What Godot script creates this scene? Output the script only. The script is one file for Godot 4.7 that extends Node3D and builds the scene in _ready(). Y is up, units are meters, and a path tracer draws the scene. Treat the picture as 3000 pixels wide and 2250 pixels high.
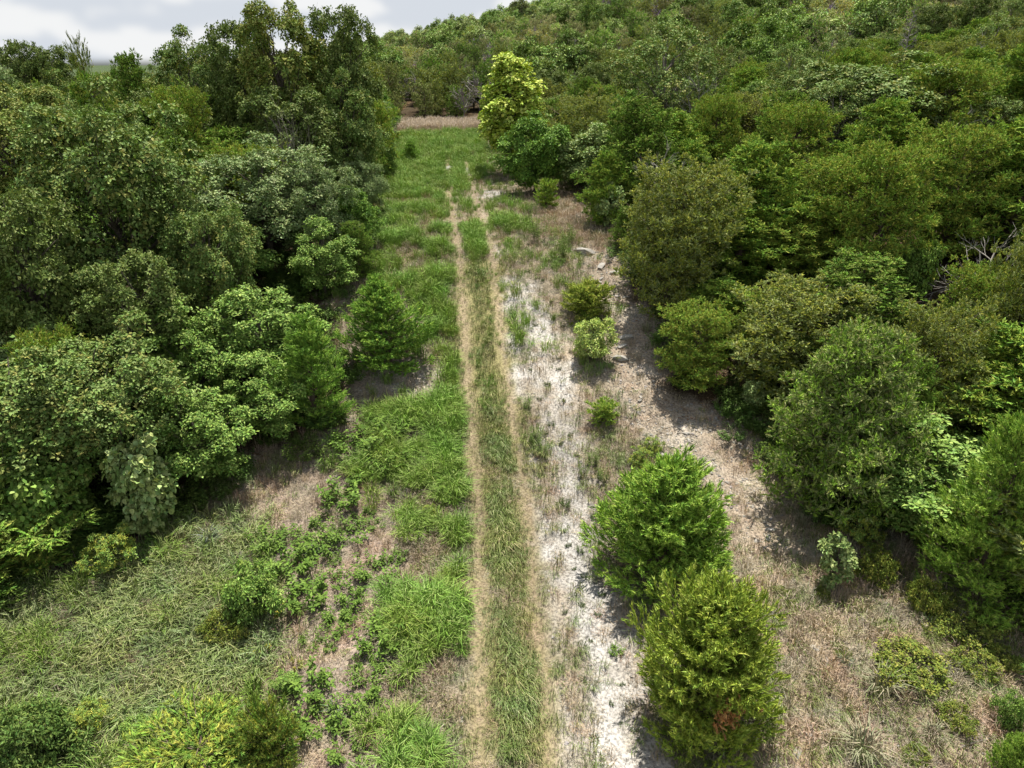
extends Node3D
# A grassy two-track lane climbing a limestone clearing between cedar and oak woods, seen from a drone.
# Axes: x to the right, f (= -z) up the lane, y up, metres. The drone hovers at y = 16 above x = 0, f = 0.

var rng := RandomNumberGenerator.new()
var rough := FastNoiseLite.new()
var blotch := FastNoiseLite.new()
var kinds := {}
var taken := {}
var leaf_mat: StandardMaterial3D
var cedar_mat: StandardMaterial3D
var grass_mat: StandardMaterial3D
var bark_mat: StandardMaterial3D
var dead_mat: StandardMaterial3D
var stone_mat: StandardMaterial3D

class Soup:
	var v := PackedVector3Array()
	var c := PackedColorArray()
	func put(shape: PackedVector3Array, shade: PackedColorArray, t: Transform3D) -> void:
		v.append_array(t * shape)
		c.append_array(shade)
	func tri(a: Vector3, b: Vector3, d: Vector3, col: Color) -> void:
		v.push_back(a); v.push_back(b); v.push_back(d)
		c.push_back(col); c.push_back(col); c.push_back(col)
	func mesh() -> ArrayMesh:
		var arrays := []
		arrays.resize(Mesh.ARRAY_MAX)
		arrays[Mesh.ARRAY_VERTEX] = v
		arrays[Mesh.ARRAY_COLOR] = c
		var m := ArrayMesh.new()
		m.add_surface_from_arrays(Mesh.PRIMITIVE_TRIANGLES, arrays)
		return m

func _ready() -> void:
	rng.seed = 20417
	var cam := Camera3D.new()
	cam.name = "camera"
	cam.fov = 57.0
	cam.position = Vector3(0, 16, 0)
	cam.rotation_degrees = Vector3(-24.5, 0, 0)
	cam.near = 0.1
	cam.far = 20000.0
	add_child(cam)
	cam.current = true
	var around := WorldEnvironment.new()
	around.name = "environment"
	var env := Environment.new()
	env.background_mode = Environment.BG_SKY
	env.tonemap_mode = Environment.TONE_MAPPER_LINEAR
	env.tonemap_exposure = 2.0
	env.sdfgi_enabled = true
	env.ssao_enabled = true
	env.ssil_enabled = true
	var sky := Sky.new()
	sky.sky_material = cloud_sky()
	env.sky = sky
	env.background_energy_multiplier = 0.5
	around.environment = env
	add_child(around)
	var sun := DirectionalLight3D.new()
	sun.name = "sun"
	sun.light_energy = 1.6
	sun.light_color = Color(1.0, 0.975, 0.93)
	sun.light_angular_distance = 0.5
	sun.shadow_enabled = true
	sun.rotation_degrees = Vector3(-69, 180.0 + -12, 0)
	sun.sky_mode = DirectionalLight3D.SKY_MODE_LIGHT_ONLY
	add_child(sun)
	rough.seed = 7
	rough.frequency = 0.9
	rough.fractal_octaves = 3
	blotch.seed = 21
	blotch.frequency = 0.16
	blotch.fractal_octaves = 3
	make_materials()
	make_ground()
	make_kinds()
	plant_all()
	hillside()
	ground_cover()
	small_plants()
	rocks()

# ------------------------------------------------------------------ setting

func cloud_sky() -> PanoramaSkyMaterial:
	var n := FastNoiseLite.new()
	n.seed = 5
	n.frequency = 1.5
	n.fractal_octaves = 6
	n.fractal_gain = 0.5
	var w := 1024
	var h := 512
	var im := Image.create(w, h, false, Image.FORMAT_RGBF)
	var white := Vector3(0.90, 0.91, 0.915)
	var grey := Vector3(0.60, 0.655, 0.735)
	var blue := Vector3(0.20, 0.32, 0.55)
	for j in h:
		var up := (0.5 - (j + 0.5) / h) * PI
		for i in w:
			var c := Vector3(0.12, 0.13, 0.10)
			if up > -0.1:
				var az := (i + 0.5) / w * TAU
				var s := maxf(sin(up), 0.0)
				var d := Vector3(sin(az), 0.0, -cos(az)) * cos(up) / (s + 0.22)
				var k := n.get_noise_3d(d.x, s * 0.6, d.z)
				var k2 := n.get_noise_3d(d.x * 2.1 + 9.0, 3.0, d.z * 2.1)
				var hole := smoothstep(-0.12, 0.16, k2)
				var under := smoothstep(0.03, 0.24, k)
				c = white.lerp(grey, under * 0.75)
				c = c.lerp(blue.lerp(grey, 0.5 - 0.5 * s), hole * smoothstep(0.2, 0.5, s) * 0.92)
			im.set_pixel(i, j, Color(c.x, c.y, c.z))
	var m := PanoramaSkyMaterial.new()
	m.panorama = ImageTexture.create_from_image(im)
	return m

func profile(f: float) -> float:
	var t := clampf((f - 34.0) / 16.0, 0.0, 1.0)
	var g := minf(f, 34.0) + 16.0 * (t - t * t / 2.0)
	return 1.0 + 0.08 * g + 3.6 * smoothstep(17.0, 37.0, f)

func ridge(u: float) -> float:
	var p := [Vector2(-0.6, -4), Vector2(-0.3, 2), Vector2(-0.18, 6), Vector2(-0.07, 11), Vector2(0.055, 18), Vector2(0.3, 22), Vector2(0.7, 24)]
	if u <= p[0].x:
		return p[0].y
	for i in range(1, p.size()):
		if u <= p[i].x:
			return lerpf(p[i - 1].y, p[i].y, (u - p[i - 1].x) / (p[i].x - p[i - 1].x))
	return p[-1].y

func height(x: float, f: float) -> float:
	var h := profile(f)
	var r := maxf(0.0, x - 7.0)
	h += 0.16 * (r * r / (r + 4.0)) * (0.35 + 0.65 * smoothstep(10.0, 35.0, f))
	if f > 60.0:
		h += smoothstep(95.0, 265.0, f) * ridge(x / maxf(f, 1.0))
	if f > 280.0:
		h -= minf(0.05 * (f - 280.0), 22.0)
	h -= minf(0.06 * maxf(0.0, -x - 30.0), 9.0) * smoothstep(50.0, 110.0, f)
	return h

func lumpy(x: float, f: float) -> float:
	var d := absf(x - lane(f))
	var rut := exp(-pow((d - 0.8) / 0.22, 2.0)) * 0.07 * (1.0 - smoothstep(55.0, 65.0, f))
	return height(x, f) + 0.05 * rough.get_noise_2d(x * 0.7, f * 0.7) + 0.12 * blotch.get_noise_2d(x, f) - rut

func lane(f: float) -> float:
	var p := [Vector2(0, 0.25), Vector2(10.7, 0.1), Vector2(19.2, -0.26), Vector2(25.4, -0.95), Vector2(34.6, -1.82), Vector2(43.7, -2.92), Vector2(60.4, -4.5), Vector2(110, -8.5)]
	for i in range(1, p.size()):
		if f <= p[i].x:
			return lerpf(p[i - 1].y, p[i].y, (f - p[i - 1].x) / (p[i].x - p[i - 1].x))
	return -8.5

func edge_at(p: Array, f: float) -> float:
	if f <= p[0].y:
		return p[0].x
	for i in range(1, p.size()):
		if f <= p[i].y:
			return lerpf(p[i - 1].x, p[i].x, (f - p[i - 1].y) / (p[i].y - p[i - 1].y))
	return p[-1].x

func left_edge(f: float) -> float:
	return edge_at([Vector2(-15.5, 15.6), Vector2(-12.5, 16.4), Vector2(-10.5, 18.7), Vector2(-9.6, 21.7), Vector2(-6.9, 23.0), Vector2(-6.1, 24.2), Vector2(-7.1, 27.3), Vector2(-8.5, 30.6), Vector2(-7.5, 32.1), Vector2(-7.4, 36.6), Vector2(-9.1, 51.9), Vector2(-13.6, 85.3), Vector2(-17.5, 104)], f)

func right_edge(f: float) -> float:
	return edge_at([Vector2(13.7, 14.6), Vector2(13.0, 16.3), Vector2(11.5, 18.2), Vector2(9.4, 19.4), Vector2(9.4, 23.4), Vector2(5.9, 24.9), Vector2(6.3, 29.0), Vector2(5.5, 30.9), Vector2(6.1, 35.3), Vector2(5.9, 40.3), Vector2(4.1, 48.1), Vector2(3.6, 54.1), Vector2(-0.2, 59.0), Vector2(-2.4, 85.3), Vector2(-3.4, 104)], f)

var zones := {
	"white": PackedVector2Array([Vector2(1.9, 9), Vector2(3.8, 9), Vector2(3.5, 13.9), Vector2(3.1, 16.8), Vector2(2.6, 19.8), Vector2(2.7, 23.7), Vector2(1.9, 29.0), Vector2(0.2, 32.1), Vector2(0.0, 30.6), Vector2(0.8, 27.3), Vector2(1.0, 23.7), Vector2(1.2, 20.4), Vector2(1.35, 17.3), Vector2(1.6, 13.9)]),
	"bank": PackedVector2Array([Vector2(3.2, 36.2), Vector2(6.0, 34.2), Vector2(6.1, 29.0), Vector2(5.7, 26.2), Vector2(8.1, 24.6), Vector2(9.4, 23.6), Vector2(8.3, 21.4), Vector2(9.0, 18.9), Vector2(9.2, 17.3), Vector2(6.9, 16.8), Vector2(5.9, 20.4), Vector2(4.6, 22.6), Vector2(4.0, 24.9), Vector2(4.2, 29.0), Vector2(3.5, 33.7)]),
	"dry": PackedVector2Array([Vector2(2.2, 48.8), Vector2(5.9, 41.0), Vector2(6.0, 35.6), Vector2(3.2, 35.6), Vector2(1.4, 39.3), Vector2(0.2, 46.5)]),
	"broad": PackedVector2Array([Vector2(-14.8, 15.6), Vector2(-10.7, 18.5), Vector2(-7.6, 17.9), Vector2(-6.1, 13.9), Vector2(-5.8, 9), Vector2(-12.5, 9)]),
	"tall": PackedVector2Array([Vector2(-2.5, 9), Vector2(-2.7, 12.5), Vector2(-3.2, 15.5), Vector2(-3.0, 18.3), Vector2(-3.1, 20.2), Vector2(-5.9, 21.0), Vector2(-5.8, 24.2), Vector2(-2.9, 24.7), Vector2(-2.4, 26.6), Vector2(-3.5, 29.0), Vector2(-6.0, 32.4), Vector2(-7.3, 38.3), Vector2(-8.6, 48.1), Vector2(-11.0, 64.8), Vector2(-16.2, 98.0), Vector2(-3.7, 97.0), Vector2(-2.0, 64.8), Vector2(-2.6, 53.0), Vector2(-3.7, 48.1), Vector2(-2.7, 32.4), Vector2(-2.0, 26.7), Vector2(-1.5, 17.3), Vector2(-1.5, 13.9), Vector2(-1.5, 9)]),
	"between": PackedVector2Array([Vector2(-3.3, 48.1), Vector2(-2.2, 45.0), Vector2(-1.3, 36.6), Vector2(-1.1, 30.9), Vector2(-1.9, 31.7), Vector2(-2.4, 38.3)]),
	"beside": PackedVector2Array([Vector2(-1.4, 45.0), Vector2(0.1, 45.0), Vector2(0.2, 36.6), Vector2(-0.7, 35.6)]),
	"verge": PackedVector2Array([Vector2(0.05, 31.5), Vector2(0.35, 31.5), Vector2(0.75, 27.5), Vector2(0.4, 27.0)]),
	"slope": PackedVector2Array([Vector2(7.0, 17.4), Vector2(9.1, 18.7), Vector2(12.7, 18.0), Vector2(14.7, 14.6), Vector2(14.2, 9), Vector2(4.6, 9), Vector2(5.5, 13.0)]),
	"weedy": PackedVector2Array([Vector2(-8.6, 19.8), Vector2(-6.6, 21.5), Vector2(-3.6, 21.0), Vector2(-2.8, 13.9), Vector2(-2.6, 9), Vector2(-5.6, 9), Vector2(-6.0, 14.0)]),
	"bare": PackedVector2Array([Vector2(-6.9, 27.0), Vector2(-6.2, 24.7), Vector2(-6.8, 22.3), Vector2(-7.4, 20.8), Vector2(-6.0, 20.2), Vector2(-6.0, 24.2), Vector2(-2.9, 25.0), Vector2(-2.6, 26.6)]),
	"ledge": PackedVector2Array([Vector2(-4.6, 60.0), Vector2(-3.6, 60.0), Vector2(-3.5, 57.6), Vector2(-4.5, 57.6)]),
	"ledgetwo": PackedVector2Array([Vector2(-1.9, 50.0), Vector2(-0.7, 50.0), Vector2(-0.6, 46.0), Vector2(-1.6, 46.5)]),
}

# Where water has washed the limestone bare: lines of (x, f), and their half widths.
var streaks := [
	PackedVector2Array([Vector2(2.6, 9), Vector2(2.45, 10.7), Vector2(2.3, 12.6), Vector2(2.1, 14.5), Vector2(1.9, 16.8), Vector2(1.7, 19.0)]),
	PackedVector2Array([Vector2(1.25, 20.0), Vector2(1.15, 22.0), Vector2(1.0, 24.0), Vector2(0.75, 27.3), Vector2(0.3, 30.5), Vector2(0.1, 32.4)]),
	PackedVector2Array([Vector2(1.95, 18.5), Vector2(2.15, 22.0), Vector2(2.05, 24.5), Vector2(1.6, 27.3), Vector2(1.1, 29.6), Vector2(0.5, 32.6)]),
]
var widths := [0.46, 0.10, 0.17]

func inside(zone: String, x: float, f: float) -> bool:
	return Geometry2D.is_point_in_polygon(Vector2(x, f), zones[zone])

func ground_zone(x0: float, f0: float) -> String:
	var w := 0.8 + maxf(0.0, f0 - 30.0) * 0.012
	var x := x0 + w * rough.get_noise_2d(x0 + 40.0, f0) + 0.5 * w * blotch.get_noise_2d(x0 * 3.0, f0 * 3.0)
	var f := f0 + 1.6 * w * rough.get_noise_2d(x0, f0 - 60.0)
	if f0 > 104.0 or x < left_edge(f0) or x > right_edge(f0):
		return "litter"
	if f0 > 95.0 + 0.4 * x:
		return "dry"
	for z in ["ledge", "ledgetwo"]:
		if inside(z, x, f):
			return "white"
	var d := x0 - lane(f0) + 0.12 * rough.get_noise_2d(x0 * 2.0, f0)
	if f0 < 36.0 and absf(d - 1.22) < 0.13 and rough.get_noise_2d(x0 * 0.3 + 9.0, f0 * 0.8) > -0.12:
		return "white" if f0 > 16.0 else "chalk"
	if f0 < 66.0 and absf(absf(d) - 0.8) < 0.15 + 0.1 * rough.get_noise_2d(f0, 3.0):
		return "rut"
	if d > -1.15 and d < 1.3 and f0 < 34.0:
		return "track"
	if f0 < 33.0:
		for k in streaks.size():
			var s: PackedVector2Array = streaks[k]
			for i in range(1, s.size()):
				if f0 >= s[i - 1].y and f0 <= s[i].y:
					var c := lerpf(s[i - 1].x, s[i].x, (f0 - s[i - 1].y) / (s[i].y - s[i - 1].y))
					var half: float = widths[k] * (1.0 + (0.9 if k == 0 else 2.4) * rough.get_noise_2d(x0 * 0.6 + 20.0 * k, f0 * 0.9))
					if absf(x - c) < half:
						return "white"
	for z in ["white", "between", "beside", "verge", "tall", "bank", "dry", "broad", "slope", "weedy", "bare"]:
		if inside(z, x, f):
			if z == "white":
				var pale := rough.get_noise_2d(x0 * 0.9 + 3.0, f0 * 0.9) + 0.6 * blotch.get_noise_2d(x0 * 4.0, f0 * 2.0)
				return "chalk" if pale > -0.22 else "straw"
			return "tall" if z in ["between", "beside", "verge"] else z
	return "straw"

var soil := {
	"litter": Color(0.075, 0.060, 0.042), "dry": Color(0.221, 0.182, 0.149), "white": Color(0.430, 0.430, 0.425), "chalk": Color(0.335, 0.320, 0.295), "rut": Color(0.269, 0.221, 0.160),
	"track": Color(0.224, 0.212, 0.106), "tall": Color(0.130, 0.135, 0.060), "bank": Color(0.311, 0.272, 0.224), "broad": Color(0.192, 0.159, 0.096), "slope": Color(0.240, 0.205, 0.170),
	"weedy": Color(0.263, 0.220, 0.188), "bare": Color(0.311, 0.272, 0.228), "straw": Color(0.247, 0.216, 0.169),
}

func soil_at(x: float, f: float) -> Color:
	if f > 64.0 or absf(x) > 19.0:
		return soil_of(x, f)
	var c := soil_of(x, f) * 0.28
	for d in [Vector2(0.2, 0.1), Vector2(-0.2, -0.12), Vector2(0.08, -0.3), Vector2(-0.1, 0.3)]:
		c += soil_of(x + d.x, f + d.y) * 0.18
	return c

func soil_of(x: float, f: float) -> Color:
	var z := ground_zone(x, f)
	var c: Color = soil[z]
	var n := rough.get_noise_2d(x * 2.3 + 5.0, f * 2.3)
	var m := blotch.get_noise_2d(x * 2.0, f * 2.0 + 90.0)
	if z == "bank" or z == "bare":
		c = c.lerp(Color(0.455, 0.423, 0.370), smoothstep(0.0, 0.35, m))
		c = c.lerp(Color(0.27, 0.20, 0.14), smoothstep(0.05, 0.4, n) * 0.6)
	elif z == "slope" or z == "straw" or z == "dry":
		c = c.lerp(Color(0.403, 0.351, 0.286), smoothstep(0.05, 0.4, m) * 0.8)
	elif z == "weedy":
		c = c.lerp(Color(0.364, 0.305, 0.260), smoothstep(0.0, 0.4, m) * 0.7)
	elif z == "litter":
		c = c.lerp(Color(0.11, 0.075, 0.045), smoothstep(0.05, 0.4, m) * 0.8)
	elif z == "white":
		c = c.lerp(Color(0.325, 0.280, 0.227), smoothstep(0.2, 0.5, n) * 0.4)
	var broad := blotch.get_noise_2d(x * 0.6 + 200.0, f * 0.6)
	return c * (1.0 + 0.3 * n + 0.35 * broad)

func grown(from: float, to: float, step: float, low: float, high: float) -> PackedFloat32Array:
	var out := PackedFloat32Array()
	var s := step
	var p := from
	while p > low:
		s *= 1.22
		p -= s
		out.insert(0, p)
	p = from
	while p <= to:
		out.push_back(p)
		p += step
	s = step
	while p < high:
		s *= 1.22
		p += s
		out.push_back(p)
	return out

func make_ground() -> void:
	var xs := grown(-19.0, 19.0, 0.18, -7000.0, 7000.0)
	var fs := grown(8.0, 64.0, 0.18, -300.0, 9000.0)
	var nx := xs.size()
	var nf := fs.size()
	var v := PackedVector3Array()
	var n := PackedVector3Array()
	var c := PackedColorArray()
	var idx := PackedInt32Array()
	for j in nf:
		for i in nx:
			var x := xs[i]
			var f := fs[j]
			var y := lumpy(x, f)
			var fine := absf(x) < 19.0 and f > 7.0 and f < 66.0
			var e := 0.17 if fine else 3.0
			var a := lumpy(x + e, f) - y
			var b := lumpy(x, f + e) - y
			v.push_back(Vector3(x, y, -f))
			n.push_back(Vector3(-a / e, 1.0, b / e).normalized())
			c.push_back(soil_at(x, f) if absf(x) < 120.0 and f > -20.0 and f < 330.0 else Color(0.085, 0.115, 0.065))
	for j in nf - 1:
		for i in nx - 1:
			var k := j * nx + i
			idx.append_array(PackedInt32Array([k, k + nx, k + 1, k + 1, k + nx, k + nx + 1]))
	var arrays := []
	arrays.resize(Mesh.ARRAY_MAX)
	arrays[Mesh.ARRAY_VERTEX] = v
	arrays[Mesh.ARRAY_NORMAL] = n
	arrays[Mesh.ARRAY_COLOR] = c
	arrays[Mesh.ARRAY_INDEX] = idx
	var m := ArrayMesh.new()
	m.add_surface_from_arrays(Mesh.PRIMITIVE_TRIANGLES, arrays)
	var mat := StandardMaterial3D.new()
	mat.resource_name = "soil"
	mat.vertex_color_use_as_albedo = true
	mat.roughness = 1.0
	mat.specular_mode = BaseMaterial3D.SPECULAR_DISABLED
	var grain := FastNoiseLite.new()
	grain.seed = 3
	grain.frequency = 0.035
	grain.fractal_octaves = 5
	grain.fractal_gain = 0.62
	var im := grain.get_seamless_image(1024, 1024)
	im.convert(Image.FORMAT_L8)
	var ramp := Image.create(1024, 1024, false, Image.FORMAT_RGB8)
	for j in 1024:
		for i in 1024:
			var g := im.get_pixel(i, j).r
			var k := clampf(0.42 + 0.95 * g, 0.0, 1.0)
			ramp.set_pixel(i, j, Color(k, k * 0.985, k * 0.965))
	mat.albedo_texture = ImageTexture.create_from_image(ramp)
	mat.albedo_color = Color(1, 1, 1)
	mat.uv1_triplanar = true
	mat.uv1_world_triplanar = true
	mat.uv1_scale = Vector3(0.23, 0.23, 0.23)
	mat.normal_enabled = true
	var bumps: Image = im.duplicate()
	bumps.convert(Image.FORMAT_RGBA8)
	bumps.bump_map_to_normal_map(6.0)
	mat.normal_texture = ImageTexture.create_from_image(bumps)
	mat.normal_scale = 0.8
	var g := MeshInstance3D.new()
	g.name = "ground"
	g.mesh = m
	g.material_override = mat
	g.set_meta("kind", "structure")
	g.set_meta("label", "sloping clearing of tan soil, white limestone gravel and a two-rut lane")
	add_child(g)

# ------------------------------------------------------------------ materials

func surface(called: String, gloss: float, spec: float, through: float) -> StandardMaterial3D:
	var m := StandardMaterial3D.new()
	m.resource_name = called
	m.vertex_color_use_as_albedo = true
	m.roughness = gloss
	m.metallic_specular = spec
	m.cull_mode = BaseMaterial3D.CULL_DISABLED
	if through > 0.0:
		m.backlight_enabled = true
		m.backlight = Color(through, through, through * 0.75)
	return m

func make_materials() -> void:
	leaf_mat = surface("leaf", 0.55, 0.22, 0.5)
	cedar_mat = surface("cedar_foliage", 0.75, 0.2, 0.42)
	grass_mat = surface("grass_blade", 0.6, 0.25, 0.5)
	bark_mat = surface("bark", 0.95, 0.2, 0.0)
	dead_mat = surface("dead_wood", 0.9, 0.2, 0.0)
	stone_mat = surface("limestone", 0.95, 0.2, 0.0)
	var n := FastNoiseLite.new()
	n.seed = 11
	n.frequency = 0.03
	n.fractal_octaves = 4
	var im := n.get_seamless_image(256, 256)
	var out := Image.create(256, 256, false, Image.FORMAT_RGB8)
	for j in 256:
		for i in 256:
			var k := 0.55 + 0.45 * im.get_pixel(i, j).r
			out.set_pixel(i, j, Color(k, k, k))
	var t := ImageTexture.create_from_image(out)
	for m in [bark_mat, stone_mat, dead_mat]:
		m.albedo_texture = t
		m.uv1_triplanar = true
		m.uv1_scale = Vector3(2.5, 2.5, 2.5) if m == stone_mat else Vector3(4.0, 0.8, 4.0)

# ------------------------------------------------------------------ pieces of plants

func facing(dir: Vector3, at: Vector3, long: float, wide: float, roll: float) -> Transform3D:
	var y := dir.normalized()
	var x := y.cross(Vector3(0.31, 0.2, 0.93)).normalized()
	x = x.rotated(y, roll)
	return Transform3D(Basis(x * wide, y * long, x.cross(y) * wide), at)

func any_dir() -> Vector3:
	var z := rng.randf_range(-1.0, 1.0)
	var a := rng.randf() * TAU
	var r := sqrt(1.0 - z * z)
	return Vector3(r * cos(a), z, r * sin(a))

func tube(s: Soup, pts: Array, r0: float, r1: float, sides: int, col: Color) -> void:
	var rings := []
	for k in pts.size():
		var p: Vector3 = pts[k]
		var q: Vector3 = pts[mini(k + 1, pts.size() - 1)] - pts[maxi(k - 1, 0)]
		var r := lerpf(r0, r1, float(k) / (pts.size() - 1))
		var y := q.normalized()
		var x := y.cross(Vector3(0.31, 0.2, 0.93)).normalized()
		var z := x.cross(y)
		var ring := []
		for i in sides:
			var a := TAU * i / sides
			ring.push_back(p + (x * cos(a) + z * sin(a)) * r)
		rings.push_back(ring)
	for k in pts.size() - 1:
		for i in sides:
			var j := (i + 1) % sides
			var t := col * rng.randf_range(0.85, 1.12)
			s.tri(rings[k][i], rings[k + 1][i], rings[k][j], t)
			s.tri(rings[k][j], rings[k + 1][i], rings[k + 1][j], t)

# A plume of cedar twigs, one long: a narrow spindle with side twiglets.
func plume(twigs: int, wide: float) -> PackedVector3Array:
	var v := PackedVector3Array()
	for k in 2:
		var x := Vector3(cos(k * 1.57), 0, sin(k * 1.57)) * wide * 0.5
		var m := Vector3(rng.randf_range(-0.06, 0.06), 0.42, rng.randf_range(-0.06, 0.06))
		var tip := Vector3(rng.randf_range(-0.12, 0.12), 1.0, rng.randf_range(-0.12, 0.12))
		v.append_array([Vector3.ZERO, m + x, m - x, m + x, tip, m - x])
	for k in twigs:
		var a := rng.randf() * TAU
		var h := rng.randf_range(0.1, 0.8)
		var out := Vector3(cos(a), rng.randf_range(0.7, 1.5), sin(a)).normalized()
		var side := Vector3(-sin(a), 0, cos(a)) * wide * 0.36
		var b := Vector3(0, h, 0)
		v.append_array([b + side, b - side, b + out * rng.randf_range(0.25, 0.45)])
	return v

# A twig with leaves round its tip. form: 0 pointed, 1 round, 2 narrow
func leaf_cluster(leaves: int, form: int, long: float, wide: float) -> PackedVector3Array:
	var v := PackedVector3Array()
	for k in leaves:
		var a := TAU * k * 0.382 + rng.randf_range(-0.4, 0.4)
		var up := rng.randf_range(-0.25, 0.75)
		var d := Vector3(cos(a), up, sin(a)).normalized()
		var side := d.cross(Vector3.UP).normalized()
		side = side.rotated(d, rng.randf_range(-0.7, 0.7))
		var nrm := side.cross(d)
		var p := Vector3(0, rng.randf_range(-0.3, 0.3), 0) * long + d * long * rng.randf_range(0.15, 0.5)
		var l := long * rng.randf_range(0.75, 1.2)
		var w := wide * rng.randf_range(0.8, 1.15) * 0.5
		var tip := p + d * l - nrm * l * rng.randf_range(0.0, 0.25)
		if form == 1:
			var b := p + d * l * 0.3 + nrm * w * 0.3
			var e := p + d * l * 0.75 + nrm * w * 0.2
			var mid := p + d * l * 0.5
			v.append_array([p, b + side * w, mid, p, mid, b - side * w, b + side * w, e + side * w * 0.8, mid, b - side * w, mid, e - side * w * 0.8, e + side * w * 0.8, tip, mid, mid, tip, e - side * w * 0.8])
		else:
			var m := p + d * l * (0.45 if form == 0 else 0.4) + nrm * w * 0.35
			v.append_array([p, m + side * w, tip, p, tip, m - side * w])
	return v

func shades(n: int, per: int, base: Color, spread: float) -> PackedColorArray:
	var out := PackedColorArray()
	var col := base
	for i in n:
		if i % per == 0:
			var k := 1.6 * (1.0 + rng.randf_range(-spread, spread))
			col = Color(base.r * k * (1.0 + rng.randf_range(-0.16, 0.12)), base.g * k, base.b * k)
		out.push_back(col)
	return out

# Returns an array of [shape, shade] pairs: every shape in several shades of the given colours.
func palette(shapes: Array, cols: Array, per: int, spread: float) -> Array:
	var out := []
	for s in shapes:
		for c in cols:
			out.push_back([s, shades(s.size(), per, c, spread)])
	return out

# ------------------------------------------------------------------ kinds of plants: {parts: [[name, mesh, material]], h, r}

func measured(called: String, parts: Array) -> void:
	var box: AABB = parts[1][1].get_aabb()
	kinds[called] = {"h": box.end.y * 0.97, "r": (box.size.x + box.size.z) / 4.0 * 0.93, "parts": parts}

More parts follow.
